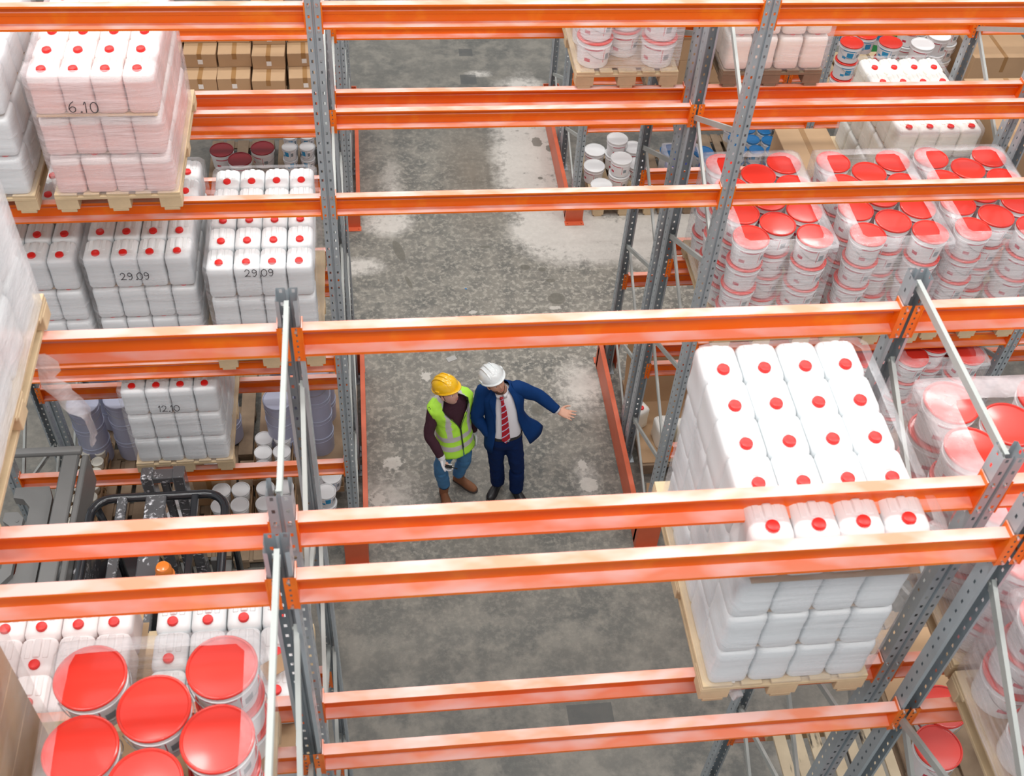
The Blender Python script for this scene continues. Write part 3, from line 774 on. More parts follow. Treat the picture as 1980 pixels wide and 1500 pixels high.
bucket('tub', (-1.66, 7.02, .42+.148), 'single white tub on bagged carton below the hanging load', handle=False)
carton((-2.08, 6.62, .146), .34, .42, .20, 'flat brown carton on slatted pallet left of tubs', lab=False)
bucket('tub', (-1.98, 6.5, .346), 'larger white tub standing on the flat brown carton, left', handle=False)
bucket('tub', (-2.0, 6.72, .346), 'larger white tub standing on the flat brown carton, right', handle=False)
pallet(-1.08, 6.22, 0, 'pale pallet under the tub groups near the post', 'wood_old')
# middle rack, right bay, floor level
pallet(2.98, 7.10, 0, 'wooden pallet with three loose jerrycans', 'wood_old')
bm = bmesh.new(); bbox(bm, (0, 0, .42), (.92, .008, .84), rot=Matrix.Rotation(-.25, 4, 'X'))
o = link('cardboard_sheet', bm_me('cardboard_sheet', bm, 'card'), None, (2.98, 8.06, .15)); tag(o, 'large tan board leaning behind the three loose jerrycans', 'sheet')
bm = bmesh.new(); bbox(bm, (0, 0, .004), (.78, .9, .008)); o = link('cardboard_sheet', bm_me('cardboard_sheet', bm, 'card'), None, (2.98, 7.58, .146)); tag(o, 'flat tan board under the three loose jerrycans', 'sheet')
for q, (x, y) in enumerate(((2.84, 7.42), (3.06, 7.38), (3.28, 7.40))): jerry('can_cream', (x, y, .156), f'cream jerrycan, {["left","middle","right"][q]} of the three loose on the floor pallet', rz=random.uniform(-.15, .15), colour='cream')
jerry('can_cream', (2.60, 7.68, .156), 'single white jerrycan beside leaning board near the frame', rz=.5)
bucket('navy', (2.95, 6.35, 0), 'dark lidded drum on the floor under right bay', handle=False).data = bucket_parts('black', 'black', .15, .16, .3)[0]
# near rack, right bay, low levels: empty slatted pallets, board and buckets
def slats(cx, y0, z, w, L, n, label):
    r = empty('slatted_pallet', (cx, y0, z)); tag(r, label, 'pallet')
    bm = bmesh.new()
    for i in range(n):
        x = -w/2+(i+.5)*w/n; bbox(bm, (x+random.uniform(-.004, .004), L/2+random.uniform(-.012, .012), .133), (w/n*.70, L, .022), .002)
    link('deck', bm_me('deck', bm, 'wood_stained'), r)
    for yy in (.06, L/2, L-.06):
        bm = bmesh.new(); bbox(bm, (0, yy, .065), (w, .09, .10), .003); link('bearer', bm_me('bearer', bm, 'wood'), r)
def stained():
    m, t, p = nt('stained_pallet_pine'); n = noi(t, 3.0, 5, .6, sc=(6, 1, 1)); n2 = noi(t, 9, 4)
    c = mixc(t, n2, (.52, .42, .28), (.70, .60, .43)); t.links.new(mixc(t, ramp(t, n, .56, .64), c, (.06, .05, .04)), p.inputs['Base Color']); p.inputs['Roughness'].default_value = .8; return m
M['wood_stained'] = stained()
slats(3.22, 2.40, Z1, 1.15, 1.18, 9, 'slatted wooden pallet with black stains, low on the near rack')
pallet(3.35, 2.45, Z2, 'pallet under tan board and red lidded buckets, near rack', 'wood_old')
bm = bmesh.new(); bbox(bm, (0, 0, .004), (.74, .62, .008)); o = link('cardboard_sheet', bm_me('cardboard_sheet', bm, 'card'), None, (3.35, 3.2, Z2+.146)); tag(o, 'tan board lying behind red lidded buckets, near rack', 'sheet')
for q, (x, y, k_) in enumerate(((3.08, 2.62, 'red'), (3.20, 2.86, 'red'), (3.56, 2.64, 'white'))): bucket(k_, (x, y, Z2+.146+(.008 if q == 1 else 0)), f'{"red" if k_=="red" else "white"} lidded bucket, {["front left","back left","right"][q]} of the tan board pallet')
# wrapped carton at the bottom left corner
pallet(-1.82, 1.28, Z3, 'pallet under the film wrapped cartons, bottom left corner')
for l in range(4): carton((-1.80, 1.85, Z3+.146+l*.24), .66, 1.0, .236, f'brown carton wrapped in film, {ORD[l]} from bottom, bottom left corner', lab=False)
o = link('stretch_film', film_me(.74, 1.1, .99, 55, 'film_clear', .1), None, (-1.80, 1.85, Z3+.149)); tag(o, 'shiny clear film round the cartons in bottom left corner', 'plastic film')
bm = bmesh.new(); bbox(bm, (0, 0, 0), (.13, .09, .004)); o = link('cardboard_scrap', bm_me('cardboard_scrap', bm, 'card'), None, (-.63, 3.02, Z2+.146+.94), (.1, -.1, .5)); tag(o, 'small cardboard scrap lying on white cans near the post', 'cardboard')
# torn strip of film hanging from the tall load
def scrap(loc, label, n=12, seed=3, L=.55, W=.12):
    verts, faces = [], []
    for i in range(n+1):
        for j in range(5):
            f = i/n; wdt = W*(1-.75*f)*(1+.3*math.sin(i*2.1))
            verts.append(((j/4-.5)*wdt+.10*f+.03*math.sin(f*7+seed), .03*math.sin(f*9+j), -L*f))
    for i in range(n):
        for j in range(4): faces.append((i*5+j, i*5+j+1, i*5+j+6, i*5+j+5))
    me = new_me('film_scrap', verts, faces, 'film_heavy', smooth=True); o = link('film_scrap', me, None, loc); tag(o, label, 'plastic film'); return o
scrap((-1.40, 3.45, Z4+.0), 'torn strip of film hanging from the tall load')
scrap((1.50, 2.46, Z3+.16), 'short knot of film hanging at big white load corner', L=.2, W=.1)

# ---------------------------------------------------------------- trucks in the aisle
def wrapmat():
    m, t, p = nt('film_wrapped_black'); n = noi(t, 7, 6, .7, sc=(1, 1, 3)); n2 = noi(t, 30, 3, .6)
    f = math_(t, 'MULTIPLY', ramp(t, n, .52, .60), ramp(t, n2, .5, .6)); t.links.new(mixc(t, f, (.10, .10, .105), (.80, .80, .84)), p.inputs['Base Color'])
    p.inputs['Roughness'].default_value = .12; b = N(t, 'ShaderNodeBump'); b.inputs['Strength'].default_value = .8; t.links.new(n, b.inputs['Height']); t.links.new(b.outputs[0], p.inputs['Normal']); return m
M['wrapped'] = wrapmat()
def P2(name, fn, mk, par, angle=None):
    bm = bmesh.new(); fn(bm); return link(name, bm_me(name, bm, mk, angle=angle), par)
t = empty('forklift', (-1.75, 4.95, 0)); tag(t, 'black forklift with overhead guard and amber beacon parked behind near rack', 'forklift')
def f_body(bm):
    bbox(bm, (0, -.1, .42), (1.02, 1.5, .56), .09, 3); bbox(bm, (0, -.78, .62), (1.0, .42, .72), .12, 4); bbox(bm, (0, .45, .30), (.96, .5, .22), .05, 2); bbox(bm, (0, -.35, .78), (.62, .7, .18), .06, 3)
P2('chassis', f_body, 'black', t, 40)
for q, (x, y) in enumerate(((-.46, .52), (.46, .52), (-.44, -.72), (.44, -.72))):
    P2('wheel', lambda bm: (lathe(bm, [(0, -.09), (.12, -.09), (.14, -.075), (.22, -.085), (.25, -.06), (.25, .06), (.22, .085), (.14, .075), (.12, .09), (0, .09)], 28)), 'rubber', t, 40).matrix_local = Matrix.Translation((x, y, .25)) @ Matrix.Rotation(math.pi/2, 4, 'Y')
def f_seat(bm):
    bbox(bm, (0, -.30, .93), (.46, .44, .13), .05, 3); bbox(bm, (0, -.53, 1.20), (.44, .12, .50), .05, 3, rot=Matrix.Rotation(0, 4, 'X'))
P2('seat', f_seat, 'rubber', t, 40)
P2('steering_wheel', lambda bm: (btube(bm, [(.14*math.cos(a), .22+.13*math.sin(a), 1.12+.07*math.sin(a)) for a in [k*math.pi/10 for k in range(20)]], .014, 8, closed=True), bcyl(bm, (0, .22, 1.12), (0, .38, .75), .02)), 'rubber', t)
def f_guard(bm):
    pts = []
    for x, y in rrect(.50, .70, .16, 5): pts.append((x, y-.12, 2.08))
    btube(bm, pts, .035, 8, closed=True)
    for x in (-.47, .47):
        btube(bm, [(x, .52, 2.06), (x, .62, 1.5), (x, .60, .50)], .03, 8); btube(bm, [(x, -.74, 2.06), (x, -.84, 1.5), (x*.95, -.80, .8)], .03, 8)
P2('overhead_guard', f_guard, 'black', t)
for x, w, mk in ((-.27, .07, 'wrapped'), (-.02, .15, 'wrapped'), (.27, .05, 'black')):
    P2('roof_bar', lambda bm: bbox(bm, (x, -.12, 2.10), (w, 1.36, .05), .008, 1), mk, t)
bc = P2('beacon', lambda bm: lathe(bm, [(0, 0), (.07, 0), (.07, .02), (.06, .03), (.058, .10), (.045, .125), (0, .13)], 24), 'amber', t, 40); bc.location = (.12, -.18, 2.125)
def f_mast(bm):
    for x in (-.12, .12): bbox(bm, (x, .80, 1.05), (.09, .12, 2.1), .008); 
    for z in (.3, 1.2, 2.05): bbox(bm, (0, .80, z), (.30, .10, .07), .01)
    bcyl(bm, (0, .80, .2), (0, .80, 2.0), .035)
P2('mast', f_mast, 'wrapped', t, 40)
P2('red_tail_panel', lambda bm: bbox(bm, (.515, -.5, .62), (.01, .5, .35), .004), 'darkred', t)
for x in (-.2, .2): P2('fork', lambda bm: (bbox(bm, (x, .98, .35), (.10, .04, .55), .006), bbox(bm, (x, 1.15, .06), (.10, .40, .035), .006)), 'grey', t)
# grey reach truck top on the far left
t = empty('reach_truck', (-2.60, 5.50, 0)); tag(t, 'grey and black reach truck with film on its top frame, far left', 'truck')
def r_body(bm): bbox(bm, (-.22, -.15, .55), (.72, 1.35, 1.0), .06, 3); bbox(bm, (.05, -.1, .25), (.9, 1.6, .3), .05, 2)
P2('chassis', r_body, 'black', t, 40)
P2('top_frame', lambda bm: (bbox(bm, (-.16, .66, 1.92), (.62, .07, .06), .02, 2), bbox(bm, (.06, -.05, 1.88), (.13, 1.38, .05), .012, 1), bbox(bm, (.16, -.05, 1.70), (.05, 1.42, .34), .01)), 'grey', t, 40)
def r_arm(bm):
    out = [(-.10, .42), (.0-.06, .30), (-.06, -.62), (-.12, -.74), (-.36, -.74), (-.44, -.66), (-.44, -.54), (-.38, -.48), (-.26, -.46), (-.22, -.40), (-.22, .22), (-.28, .30), (-.36, .32), (-.36, .42)]
    loftrings(bm, [[(x, y, z) for x, y in out] for z in (1.70, 1.78)])
P2('side_arm', r_arm, 'grey', t)
def r_lever(bm):
    out = [(-.28, .14), (-.23, .08), (-.23, -.44), (-.29, -.52), (-.36, -.50), (-.36, -.42), (-.31, -.38), (-.31, .0), (-.38, .06), (-.38, .14)]
    loftrings(bm, [[(x, y, z) for x, y in out] for z in (1.78, 1.83)])
    bcyl(bm, (-.27, .05, 1.83), (-.27, .05, 1.836), .012, mi=0)
P2('lever', r_lever, 'grey', t)
P2('orange_panel', lambda bm: bbox(bm, (-.44, -.2, 1.25), (.08, .5, .3), .01), 'guard', t)
P2('film_wrap', lambda bm: (bbox(bm, (.22, -.28, 1.5), (.07, .62, .5), .03, 2), bbox(bm, (.25, -.75, 1.2), (.10, .4, .7), .04, 2)), 'wrapped', t, 40)
for q, (x, y) in enumerate(((-.42, .62), (.42, .62), (-.35, -.72), (.42, -.72))):
    P2('wheel', lambda bm: (lathe(bm, [(0, -.06), (.14, -.06), (.16, -.04), (.16, .04), (.14, .06), (0, .06)], 24)), 'rubber', t, 40).matrix_local = Matrix.Translation((x, y, .16)) @ Matrix.Rotation(math.pi/2, 4, 'Y')

# ---------------------------------------------------------------- people
M['skin'] = mat('skin', (.66, .36, .25), .5, var=.06, scale=20); M['skin_pale'] = mat('pale_skin', (.70, .40, .32), .5, var=.06, scale=20)
M['beard'] = mat('brown_beard', (.12, .055, .035), .8, var=.3, scale=60); M['lips'] = mat('lips', (.45, .14, .12), .5)
M['eyew'] = mat('eye_white', (.75, .73, .70), .3); M['dark'] = mat('dark_pupil', (.02, .015, .01), .3)
M['suit'] = mat('blue_suit_cloth', (.004, .036, .145), .75, var=.18, scale=14, bump=.25, spec=.15); M['suit_tr'] = mat('navy_trouser_cloth', (.004, .018, .082), .8, var=.18, scale=12, bump=.25, spec=.15)
M['shirt'] = mat('white_shirt_cloth', (.78, .77, .80), .7, var=.03, scale=15, bump=.3); M['leather'] = mat('black_leather', (.018, .018, .02), .35)
M['jeans'] = mat('blue_denim', (.055, .19, .38), .85, var=.35, scale=11, bump=.3); M['hiviz'] = mat('yellow_green_vest', (.50, .95, .07), .6, var=.05, scale=12, bump=.3)
M['reflect'] = mat('grey_reflective_tape', (.58, .55, .55), .4); M['maroon'] = mat('dark_maroon_sweater', (.05, .012, .024), .85, var=.15, scale=20)
M['boot'] = mat('brown_suede', (.24, .10, .045), .75, var=.2, scale=14); M['sole'] = mat('dark_sole', (.06, .045, .04), .8)
M['glove'] = mat('white_work_glove', (.78, .78, .80), .7, bump=.3, scale=40); M['hatY'] = mat('yellow_hard_hat_plastic', (.90, .52, .01), .22, coat=.5); M['hatW'] = mat('white_hard_hat_plastic', (.80, .84, .84), .22, coat=.5)
M['trim'] = mat('dark_vest_piping', (.05, .08, .04), .7)
def tie_mat():
    m, t, p = nt('striped_tie'); tc = N(t, 'ShaderNodeTexCoord'); mp = N(t, 'ShaderNodeMapping'); t.links.new(tc.outputs['Object'], mp.inputs[0]); mp.inputs['Rotation'].default_value = (0, .62, 0)
    s = N(t, 'ShaderNodeSeparateXYZ'); t.links.new(mp.outputs[0], s.inputs[0])
    f = math_(t, 'FRACT', math_(t, 'MULTIPLY', s.outputs[2], 16.0)); f = math_(t, 'GREATER_THAN', f, .82)
    t.links.new(mixc(t, f, (.42, .005, .02), (.55, .55, .75)), p.inputs['Base Color']); p.inputs['Roughness'].default_value = .5; return m
M['tie'] = tie_mat()
V = Vector
def ring(c, r, f, a, b, n=28, e=2.2, g0=0, g1=None):
    """superellipse ring; angle measured from the front f towards r"""
    g1 = 2*math.pi if g1 is None else g1; closed = abs(g1-g0-2*math.pi) < 1e-6; m = n if closed else n+1; out = []
    for k in range(m):
        th = g0+(g1-g0)*k/n; s, co = math.sin(th), math.cos(th)
        out.append(V(c)+V(r)*(a*math.copysign(abs(s)**(2/e), s))+V(f)*(b*math.copysign(abs(co)**(2/e), co)))
    return out
def rot_to(up, fwd):
    up = V(up).normalized(); fwd = V(fwd); fwd = (fwd-up*fwd.dot(up)).normalized(); r = fwd.cross(up)*-1
    r = up.cross(fwd)*-1 if False else fwd.cross(up)
    # local axes: X = r, -Y = fwd, Z = up
    x = up.cross(-fwd)*-1; x = (-fwd).cross(up)
    return Matrix(((x.x, -fwd.x, up.x), (x.y, -fwd.y, up.y), (x.z, -fwd.z, up.z))).to_4x4()
def head_pt(x, y, z):
    """unit direction -> head surface (local, face towards -Y)"""
    X, Y, Z = x*.076, y*.096, z*.122
    if z < 0:
        k = (-z)**1.4; X *= 1-.34*k; Y = Y*(1-.22*k)-.012*k if y < 0 else Y*(1-.45*k)
    if y < 0:
        g = lambda cx, cz, sx, sz: math.exp(-((X-cx)/sx)**2-((Z-cz)/sz)**2)
        Y -= .024*g(0, -.022, .012, .020)+.010*g(0, .0, .010, .024)+.006*g(0, .030, .04, .010)
        Y += .010*g(.031, .008, .016, .011)+.010*g(-.031, .008, .016, .011)
        Y -= .006*g(0, -.062, .022, .012); Y += .004*g(0, -.049, .02, .004); Y -= .008*g(0, -.098, .022, .016)
    return V((X, Y, Z))
def add_head(bm, mx, zlo=-1, zhi=1, scale=1.0, ymax=9, nz=26, nn=36, mi=0):
    rings = []
    for i in range(nz+1):
        zz = zlo+(zhi-zlo)*i/nz; zz = max(-.9999, min(.9999, zz)); rr = math.sqrt(max(1e-6, 1-zz*zz))
        rings.append([mx @ (head_pt(rr*math.cos(a), rr*math.sin(a), zz)*scale) for a in [2*math.pi*k/nn for k in range(nn)]])
    loftrings(bm, rings, mi=mi)
def add_ears(bm, mx):
    for s in (-1, 1):
        r = bmesh.ops.create_uvsphere(bm, u_segments=12, v_segments=8, radius=1)
        for v in r['verts']: v.co = mx @ V((s*.076+v.co.x*.012, .008+v.co.y*.020, -.005+v.co.z*.032))
def add_hand(bm, w, d, t, nrm, curl=.25, flip=1, spread=.12, hs=1.0, fist=0):
    """w wrist, d direction of the hand, t towards the thumb side, nrm palm normal"""
    d, nrm = V(d).normalized(), V(nrm).normalized(); t = nrm.cross(d); t = t if t.dot(V(flip) if not isinstance(flip, int) else t*flip) > 0 else -t; t.normalize()
    w = V(w)
    loftrings(bm, [ring(w+d*q*hs, t, nrm, a*hs, b*hs, 14, 2.6) for q, a, b in ((-.03, .026, .020), (0, .028, .019), (.03, .037, .016), (.06, .043, .014), (.085, .042, .012), (.092, .038, .008))])
    for i, (off, L, r0) in enumerate(((.031, .072, .0088), (.0105, .080, .0090), (-.0105, .075, .0086), (-.031, .060, .0078))):
        b = w+d*.080*hs+t*off*hs; dd = (d+t*(off/.031)*spread).normalized(); pts = [b-dd*.02*hs]; cur = dd; p = b
        for s, fr in enumerate((.42, .32, .26)):
            pts.append(p); ang = (curl*(.8+.15*i) if not fist else 1.25)*(1 if s else .6); cur = (cur*math.cos(ang)+nrm*math.sin(ang)).normalized(); p = p+cur*L*fr*hs
        pts.append(p); btube(bm, pts, [r0*hs, r0*hs, r0*hs, r0*.92*hs, r0*.7*hs], 8)
    b = w+d*.018*hs+t*.026*hs; dd = (d*.55+t*.85+nrm*.25).normalized(); p1 = b+dd*.034*hs; p2 = p1+(d*.8+t*.45+nrm*.3).normalized()*.030*hs; p3 = p2+(d*.95+t*.2+nrm*.25).normalized()*.024*hs
    btube(bm, [b-dd*.01, b, p1, p2, p3], [.012*hs, .013*hs, .0105*hs, .0095*hs, .007*hs], 8)
def limb(bm, pts, rad, n=14, sub=4):
    P, Rr = [], []
    pts = [V(p) for p in pts]
    for k in range(len(pts)-1):
        a, b = pts[k], pts[k+1]; p0 = pts[max(k-1, 0)]; p3 = pts[min(k+2, len(pts)-1)]
        for s in range(sub):
            t = s/sub; P.append(.5*((2*a)+(b-p0)*t+(2*p0-5*a+4*b-p3)*t*t+(-p0+3*a-3*b+p3)*t**3)); Rr.append(rad[k]*(1-t)+rad[k+1]*t)
    P.append(pts[-1]); Rr.append(rad[-1]); btube(bm, P, Rr, n)
def remesh(o, vox=.006, sm=2):
    m = o.modifiers.new('remesh', 'REMESH'); m.mode = 'VOXEL'; m.voxel_size = vox; m.use_smooth_shade = True
    s = o.modifiers.new('smooth', 'SMOOTH'); s.factor = .5; s.iterations = sm
def face_parts(root, mx, base, skin):
    inv = Matrix.Translation(-V(base))
    for s in (-1, 1):
        bm = bmesh.new(); c = head_pt(*(V((s*.41, -.905, .07)).normalized())); bmesh.ops.create_uvsphere(bm, u_segments=16, v_segments=12, radius=.0115)
        for v in bm.verts: v.co = inv @ mx @ (v.co+c+V((0, .0065, 0)))
        e = link('eye', bm_me('eye', bm, 'eyew', smooth=True), root)
        bm = bmesh.new(); bmesh.ops.create_uvsphere(bm, u_segments=12, v_segments=8, radius=.0055)
        for v in bm.verts: v.co = inv @ mx @ (v.co+c+V((0, -.0015, -.001)))
        link('iris', bm_me('iris', bm, 'dark', smooth=True), e)
        bm = bmesh.new(); btube(bm, [inv @ mx @ (head_pt(*(V((s*q, -.9, .29+.03*math.sin((q-.15)*6))).normalized()))*1.012) for q in (.12, .25, .38, .52)], [.003, .004, .004, .002], 6)
        link('eyebrow', bm_me('eyebrow', bm, 'beard'), root)
    bm = bmesh.new(); btube(bm, [inv @ mx @ (head_pt(*(V((q, -.86, -.46+.10*abs(q)*2)).normalized()))*1.004) for q in (-.28, -.14, 0, .14, .28)], [.002, .0045, .005, .0045, .002], 6)
    link('lips', bm_me('lips', bm, 'lips'), root)
def hard_hat(root, mx, base, mk, label):
    inv = Matrix.Translation(-V(base)) @ mx; bm = bmesh.new(); rings = []
    for q in (0, .012, .12, .3, .5, .68, .82, .92, .98):
        z = q; rr = (1-q**2.3)**.5; rings.append([inv @ V((.112*rr*math.cos(a)*(1.0), .132*rr*math.sin(a), .078+.116*z)) for a in [2*math.pi*k/40 for k in range(40)]])
    loftrings(bm, rings, cap0=False)
    # rim and peak
    rim = [[], [], []]
    for k in range(40):
        a = 2*math.pi*k/40; fr = max(0, -math.sin(a))
        for i, (q, dz) in enumerate(((1.0, 0), (1.08, -.006), (1.085, -.011))):
            ex = q+(.17*fr**2.2 if i else 0); rim[i].append(inv @ V((.112*q*math.cos(a)*(1+.04*fr*(i > 0)), .132*ex*math.sin(a), .080+dz-.006*fr*(i > 0))))
    loftrings(bm, rim, cap0=False, cap1=False)
    # centre ridges
    for xo, w in ((0, .016), (-.045, .008), (.045, .008)):
        rr = []
        for k in range(21):
            a = math.pi*(.10+.80*k/20); y = -math.cos(a)*.132*1.0; q = math.sin(a)
            yy = math.cos(a)*.118; zz = .080+.116*min(1, (max(0, 1-(abs(yy)/.132)**2-(xo/.112)**2))**.45)
            h = .007*math.sin(math.pi*k/20)
            rr.append([inv @ V((xo+dx, yy, zz+dz)) for dx, dz in ((-w, -.004), (-w*.6, h), (w*.6, h), (w, -.004))])
        loftrings(bm, rr)
    for s in (-1, 1): vs = bbox(bm, (s*.114, .0, .094), (.012, .05, .028), .004); [setattr(v, 'co', inv @ v.co) for v in vs]
    o = link('hard_hat', bm_me('hard_hat', bm, mk, angle=50), root); o['label'] = label
    sd = o.modifiers.new('solid', 'SOLIDIFY'); sd.thickness = .003
    bm = bmesh.new(); btube(bm, [inv @ V((.094*math.cos(a), .112*math.sin(a), .068)) for a in [2*math.pi*k/24 for k in range(24)]], .010, 6, closed=True)
    link('head_band', bm_me('head_band', bm, 'hatW' if mk == 'hatW' else 'rubber'), o)
def shoe(root, heel, toe, base, mk, solek, boot=False, label=None, laces=True):
    h, tt = V(heel), V(toe); d = (tt-h); d.z = 0; L = d.length; d.normalize(); s = V((d.y, -d.x, 0)); bm = bmesh.new(); base = V(base)
    prof = ((-.02, .020, .03, .05), (.0, .034, .05, .07), (.25, .036, .055, .085), (.45, .040, .045, .075), (.65, .047, .033, .058), (.85, .045, .026, .045), (.97, .032, .020, .034), (1.03, .012, .014, .024))
    rings = []
    for q, a, b, top in prof:
        c = h+d*L*q; rings.append([c-base+s*(a*math.copysign(abs(math.cos(t))**.8, math.cos(t)))+V((0, 0, .022 + (top-.0)*max(0, math.sin(t)) + (-.006 if math.sin(t) < 0 else 0))) for t in [2*math.pi*k/18 for k in range(18)]])
    loftrings(bm, rings)
    if boot: loftrings(bm, [ring(h+d*L*.2-base+V((0, 0, z)), s, d, a, b, 18) for z, a, b in ((.04, .040, .055), (.10, .046, .056), (.15, .050, .060), (.165, .054, .066), (.15, .044, .052))], cap1=False)
    for f in bm.faces: f.smooth = True
    o = link('boot' if boot else 'shoe', bm_me('boot', bm, mk, angle=60), root)
    if label: o['label'] = label
    bm = bmesh.new(); rr = []
    for z in (0, .022):
        pl_ = []
        for q, a in ((-.03, .02), (0, .036), (.3, .038), (.65, .051), (.88, .048), (1.02, .030), (1.06, .008)): pl_.append((q, a))
        pts = [h+d*L*q+s*a for q, a in pl_]+[h+d*L*q-s*a for q, a in reversed(pl_)]
        rr.append([V((p.x, p.y, z))-base for p in pts])
    loftrings(bm, rr); link('sole', bm_me('sole', bm, solek), o)
    bm = bmesh.new()
    for k in range(4):
        q = .34+.09*k; c = h+d*L*q-base; z = .022+.083-.011*k*1.3; btube(bm, [c-s*.022+V((0, 0, z-.010)), c+V((0, 0, z+.001)), c+s*.022+V((0, 0, z-.010))], .0025, 5)
    link('laces', bm_me('laces', bm, 'beard' if boot else 'dark'), o)

def trousers(root, base, pel, r, f, hipw, hipL, hipR, kL, kR, aL, aR, mk, top, rad=(.105, .082, .062, .055), name='trousers'):
    bm = bmesh.new(); base = V(base)
    S = lambda p: V(p)-base
    loftrings(bm, [ring(S(pel)+V((0, 0, z)), r, f, a, b, 28, 2.4) for z, a, b in ((-.13, hipw*.80, .100), (-.06, hipw, .118), (.0, hipw*.98, .115), (top, hipw*.90, .108))])
    for hp, k_, a_ in ((hipL, kL, aL), (hipR, kR, aR)):
        H_, K_, A_ = S(hp), S(k_), S(a_)
        limb(bm, [H_+V((0, 0, .03)), H_.lerp(K_, .45), K_, K_.lerp(A_, .5), A_+V((0, 0, -.015))], [rad[0]*.93, rad[0]*.86, rad[1]*.92, rad[2]*1.08, rad[3]*1.08], 16)
    o = link(name, bm_me(name, bm, mk), root); remesh(o, .010, 3)
    tx = bpy.data.textures.new(name+'_folds', 'CLOUDS'); tx.noise_scale = .07; dp = o.modifiers.new('folds', 'DISPLACE'); dp.texture = tx; dp.strength = .016; dp.mid_level = .5; dp.texture_coords = 'GLOBAL'
    return o
def folds(o, s=.012, sc=.08):
    tx = bpy.data.textures.new(o.name+'_folds', 'CLOUDS'); tx.noise_scale = sc; dp = o.modifiers.new('folds', 'DISPLACE'); dp.texture = tx; dp.strength = s; dp.mid_level = .5; dp.texture_coords = 'GLOBAL'

M['guardgrey'] = mat('grey_scrap_paper', (.40, .39, .37), .8)
# --- the man in the suit
B0 = (1.14, 6.98, 0)
r = empty('person', B0); tag(r, 'bearded person in blue suit and white hard hat, pointing with open hand', 'person')
S = lambda p: V(p)-V(B0)
f0 = V((.10, -.99, 0)).normalized(); r0 = V((.99, .10, 0)).normalized()
mxh = Matrix.Translation((.985, 6.925, 1.690)) @ rot_to((-.42, .22, .86), (.36, -.86, .34))
hm = Matrix.Translation(-V(B0)) @ mxh
ARM_L = [(.905, 7.06, 1.44), (.842, 6.99, 1.15), (.965, 6.93, .95)]
ARM_R = [(1.225, 7.07, 1.44), (1.42, 7.06, 1.335), (1.595, 6.99, 1.20)]
def core(bm, S, pel, chest, neck, r, f, w, shl, shr, nb, head_c, k=.9):
    loftrings(bm, [ring(S(c), r, f, a*k, b*k, 24, 2.3) for c, a, b in ((V(pel)+V((0, 0, -.10)), w*.78, .09), (V(pel), w*.90, .11), (V(pel).lerp(V(chest), .45), w*.82, .10), (V(chest), w*.98, .118), (V(chest).lerp(V(neck), .6), w*1.02, .105), (V(chest).lerp(V(neck), .9), w*.55, .08))])
    limb(bm, [S(V(chest).lerp(V(neck), .7)), S(neck), S(nb)], [.075, .060, .052], 14)
bm = bmesh.new()
core(bm, S, (1.11, 6.96, .95), (1.085, 7.03, 1.27), (1.06, 7.04, 1.47), r0, f0, .165, None, None, (1.0, 6.965, 1.60), None)
add_head(bm, hm); add_ears(bm, hm)
for A in (ARM_L, ARM_R): limb(bm, [S(A[0])+V((0, 0, 0)), S(V(A[0]).lerp(V(A[1]), .5)), S(A[1]), S(V(A[1]).lerp(V(A[2]), .4)), S(A[2])], [.05, .046, .038, .036, .026], 12)
add_hand(bm, S((1.612, 6.985, 1.19)), (.93, -.42, -.10), None, (-.10, -.45, .88), .16, flip=(0.1, .8, .5), spread=.22, hs=1.08)
add_hand(bm, S(ARM_L[2]), (.3, -.1, -.9), None, (.8, .5, .1), .3, flip=(0, -1, 0))
for hp, k_, a_ in (((1.03, 6.96, .90), (1.055, 6.98, .50), (1.09, 7.05, .10)), ((1.19, 6.95, .90), (1.25, 6.93, .50), (1.27, 6.94, .10))):
    limb(bm, [S(hp), S(k_), S(a_)], [.075, .05, .035], 12)
o = link('body', bm_me('body', bm, 'skin'), r); remesh(o, .0055, 2)
face_parts(r, mxh, B0, 'skin')
bm = bmesh.new(); nn = 36; rings = []
for i in range(9):
    zz = -.97+.62*i/8; rr_ = math.sqrt(1-zz*zz); a0, a1 = math.pi*1.02, math.pi*1.98
    rings.append([hm @ (head_pt(rr_*math.cos(a), rr_*math.sin(a), zz)*1.035) for a in [a0+(a1-a0)*k/24 for k in range(25)]])
V_ = [[bm.verts.new(p) for p in q] for q in rings]
for i in range(8):
    for k in range(24):
        if i >= 4 and 7 < k < 16 and i < 6: continue   # mouth
        if i >= 6 and 6 < k < 17: continue
        bm.faces.new((V_[i][k], V_[i][k+1], V_[i+1][k+1], V_[i+1][k]))
o = link('beard', bm_me('beard', bm, 'beard', smooth=True), r); sd = o.modifiers.new('s', 'SOLIDIFY'); sd.thickness = .006
bm = bmesh.new(); rings = []
for i in range(7):
    zz = -.15+.55*i/6; rr_ = math.sqrt(1-zz*zz); a0, a1 = -.25, math.pi+.25
    rings.append([hm @ (head_pt(rr_*math.cos(a), rr_*math.sin(a), zz)*1.05) for a in [a0+(a1-a0)*k/24 for k in range(25)]])
V_ = [[bm.verts.new(p) for p in q] for q in rings]
for i in range(6):
    for k in range(24): bm.faces.new((V_[i][k], V_[i][k+1], V_[i+1][k+1], V_[i+1][k]))
link('hair', bm_me('hair', bm, 'beard', smooth=True), r)
hard_hat(r, mxh, B0, 'hatW', 'white hard hat')
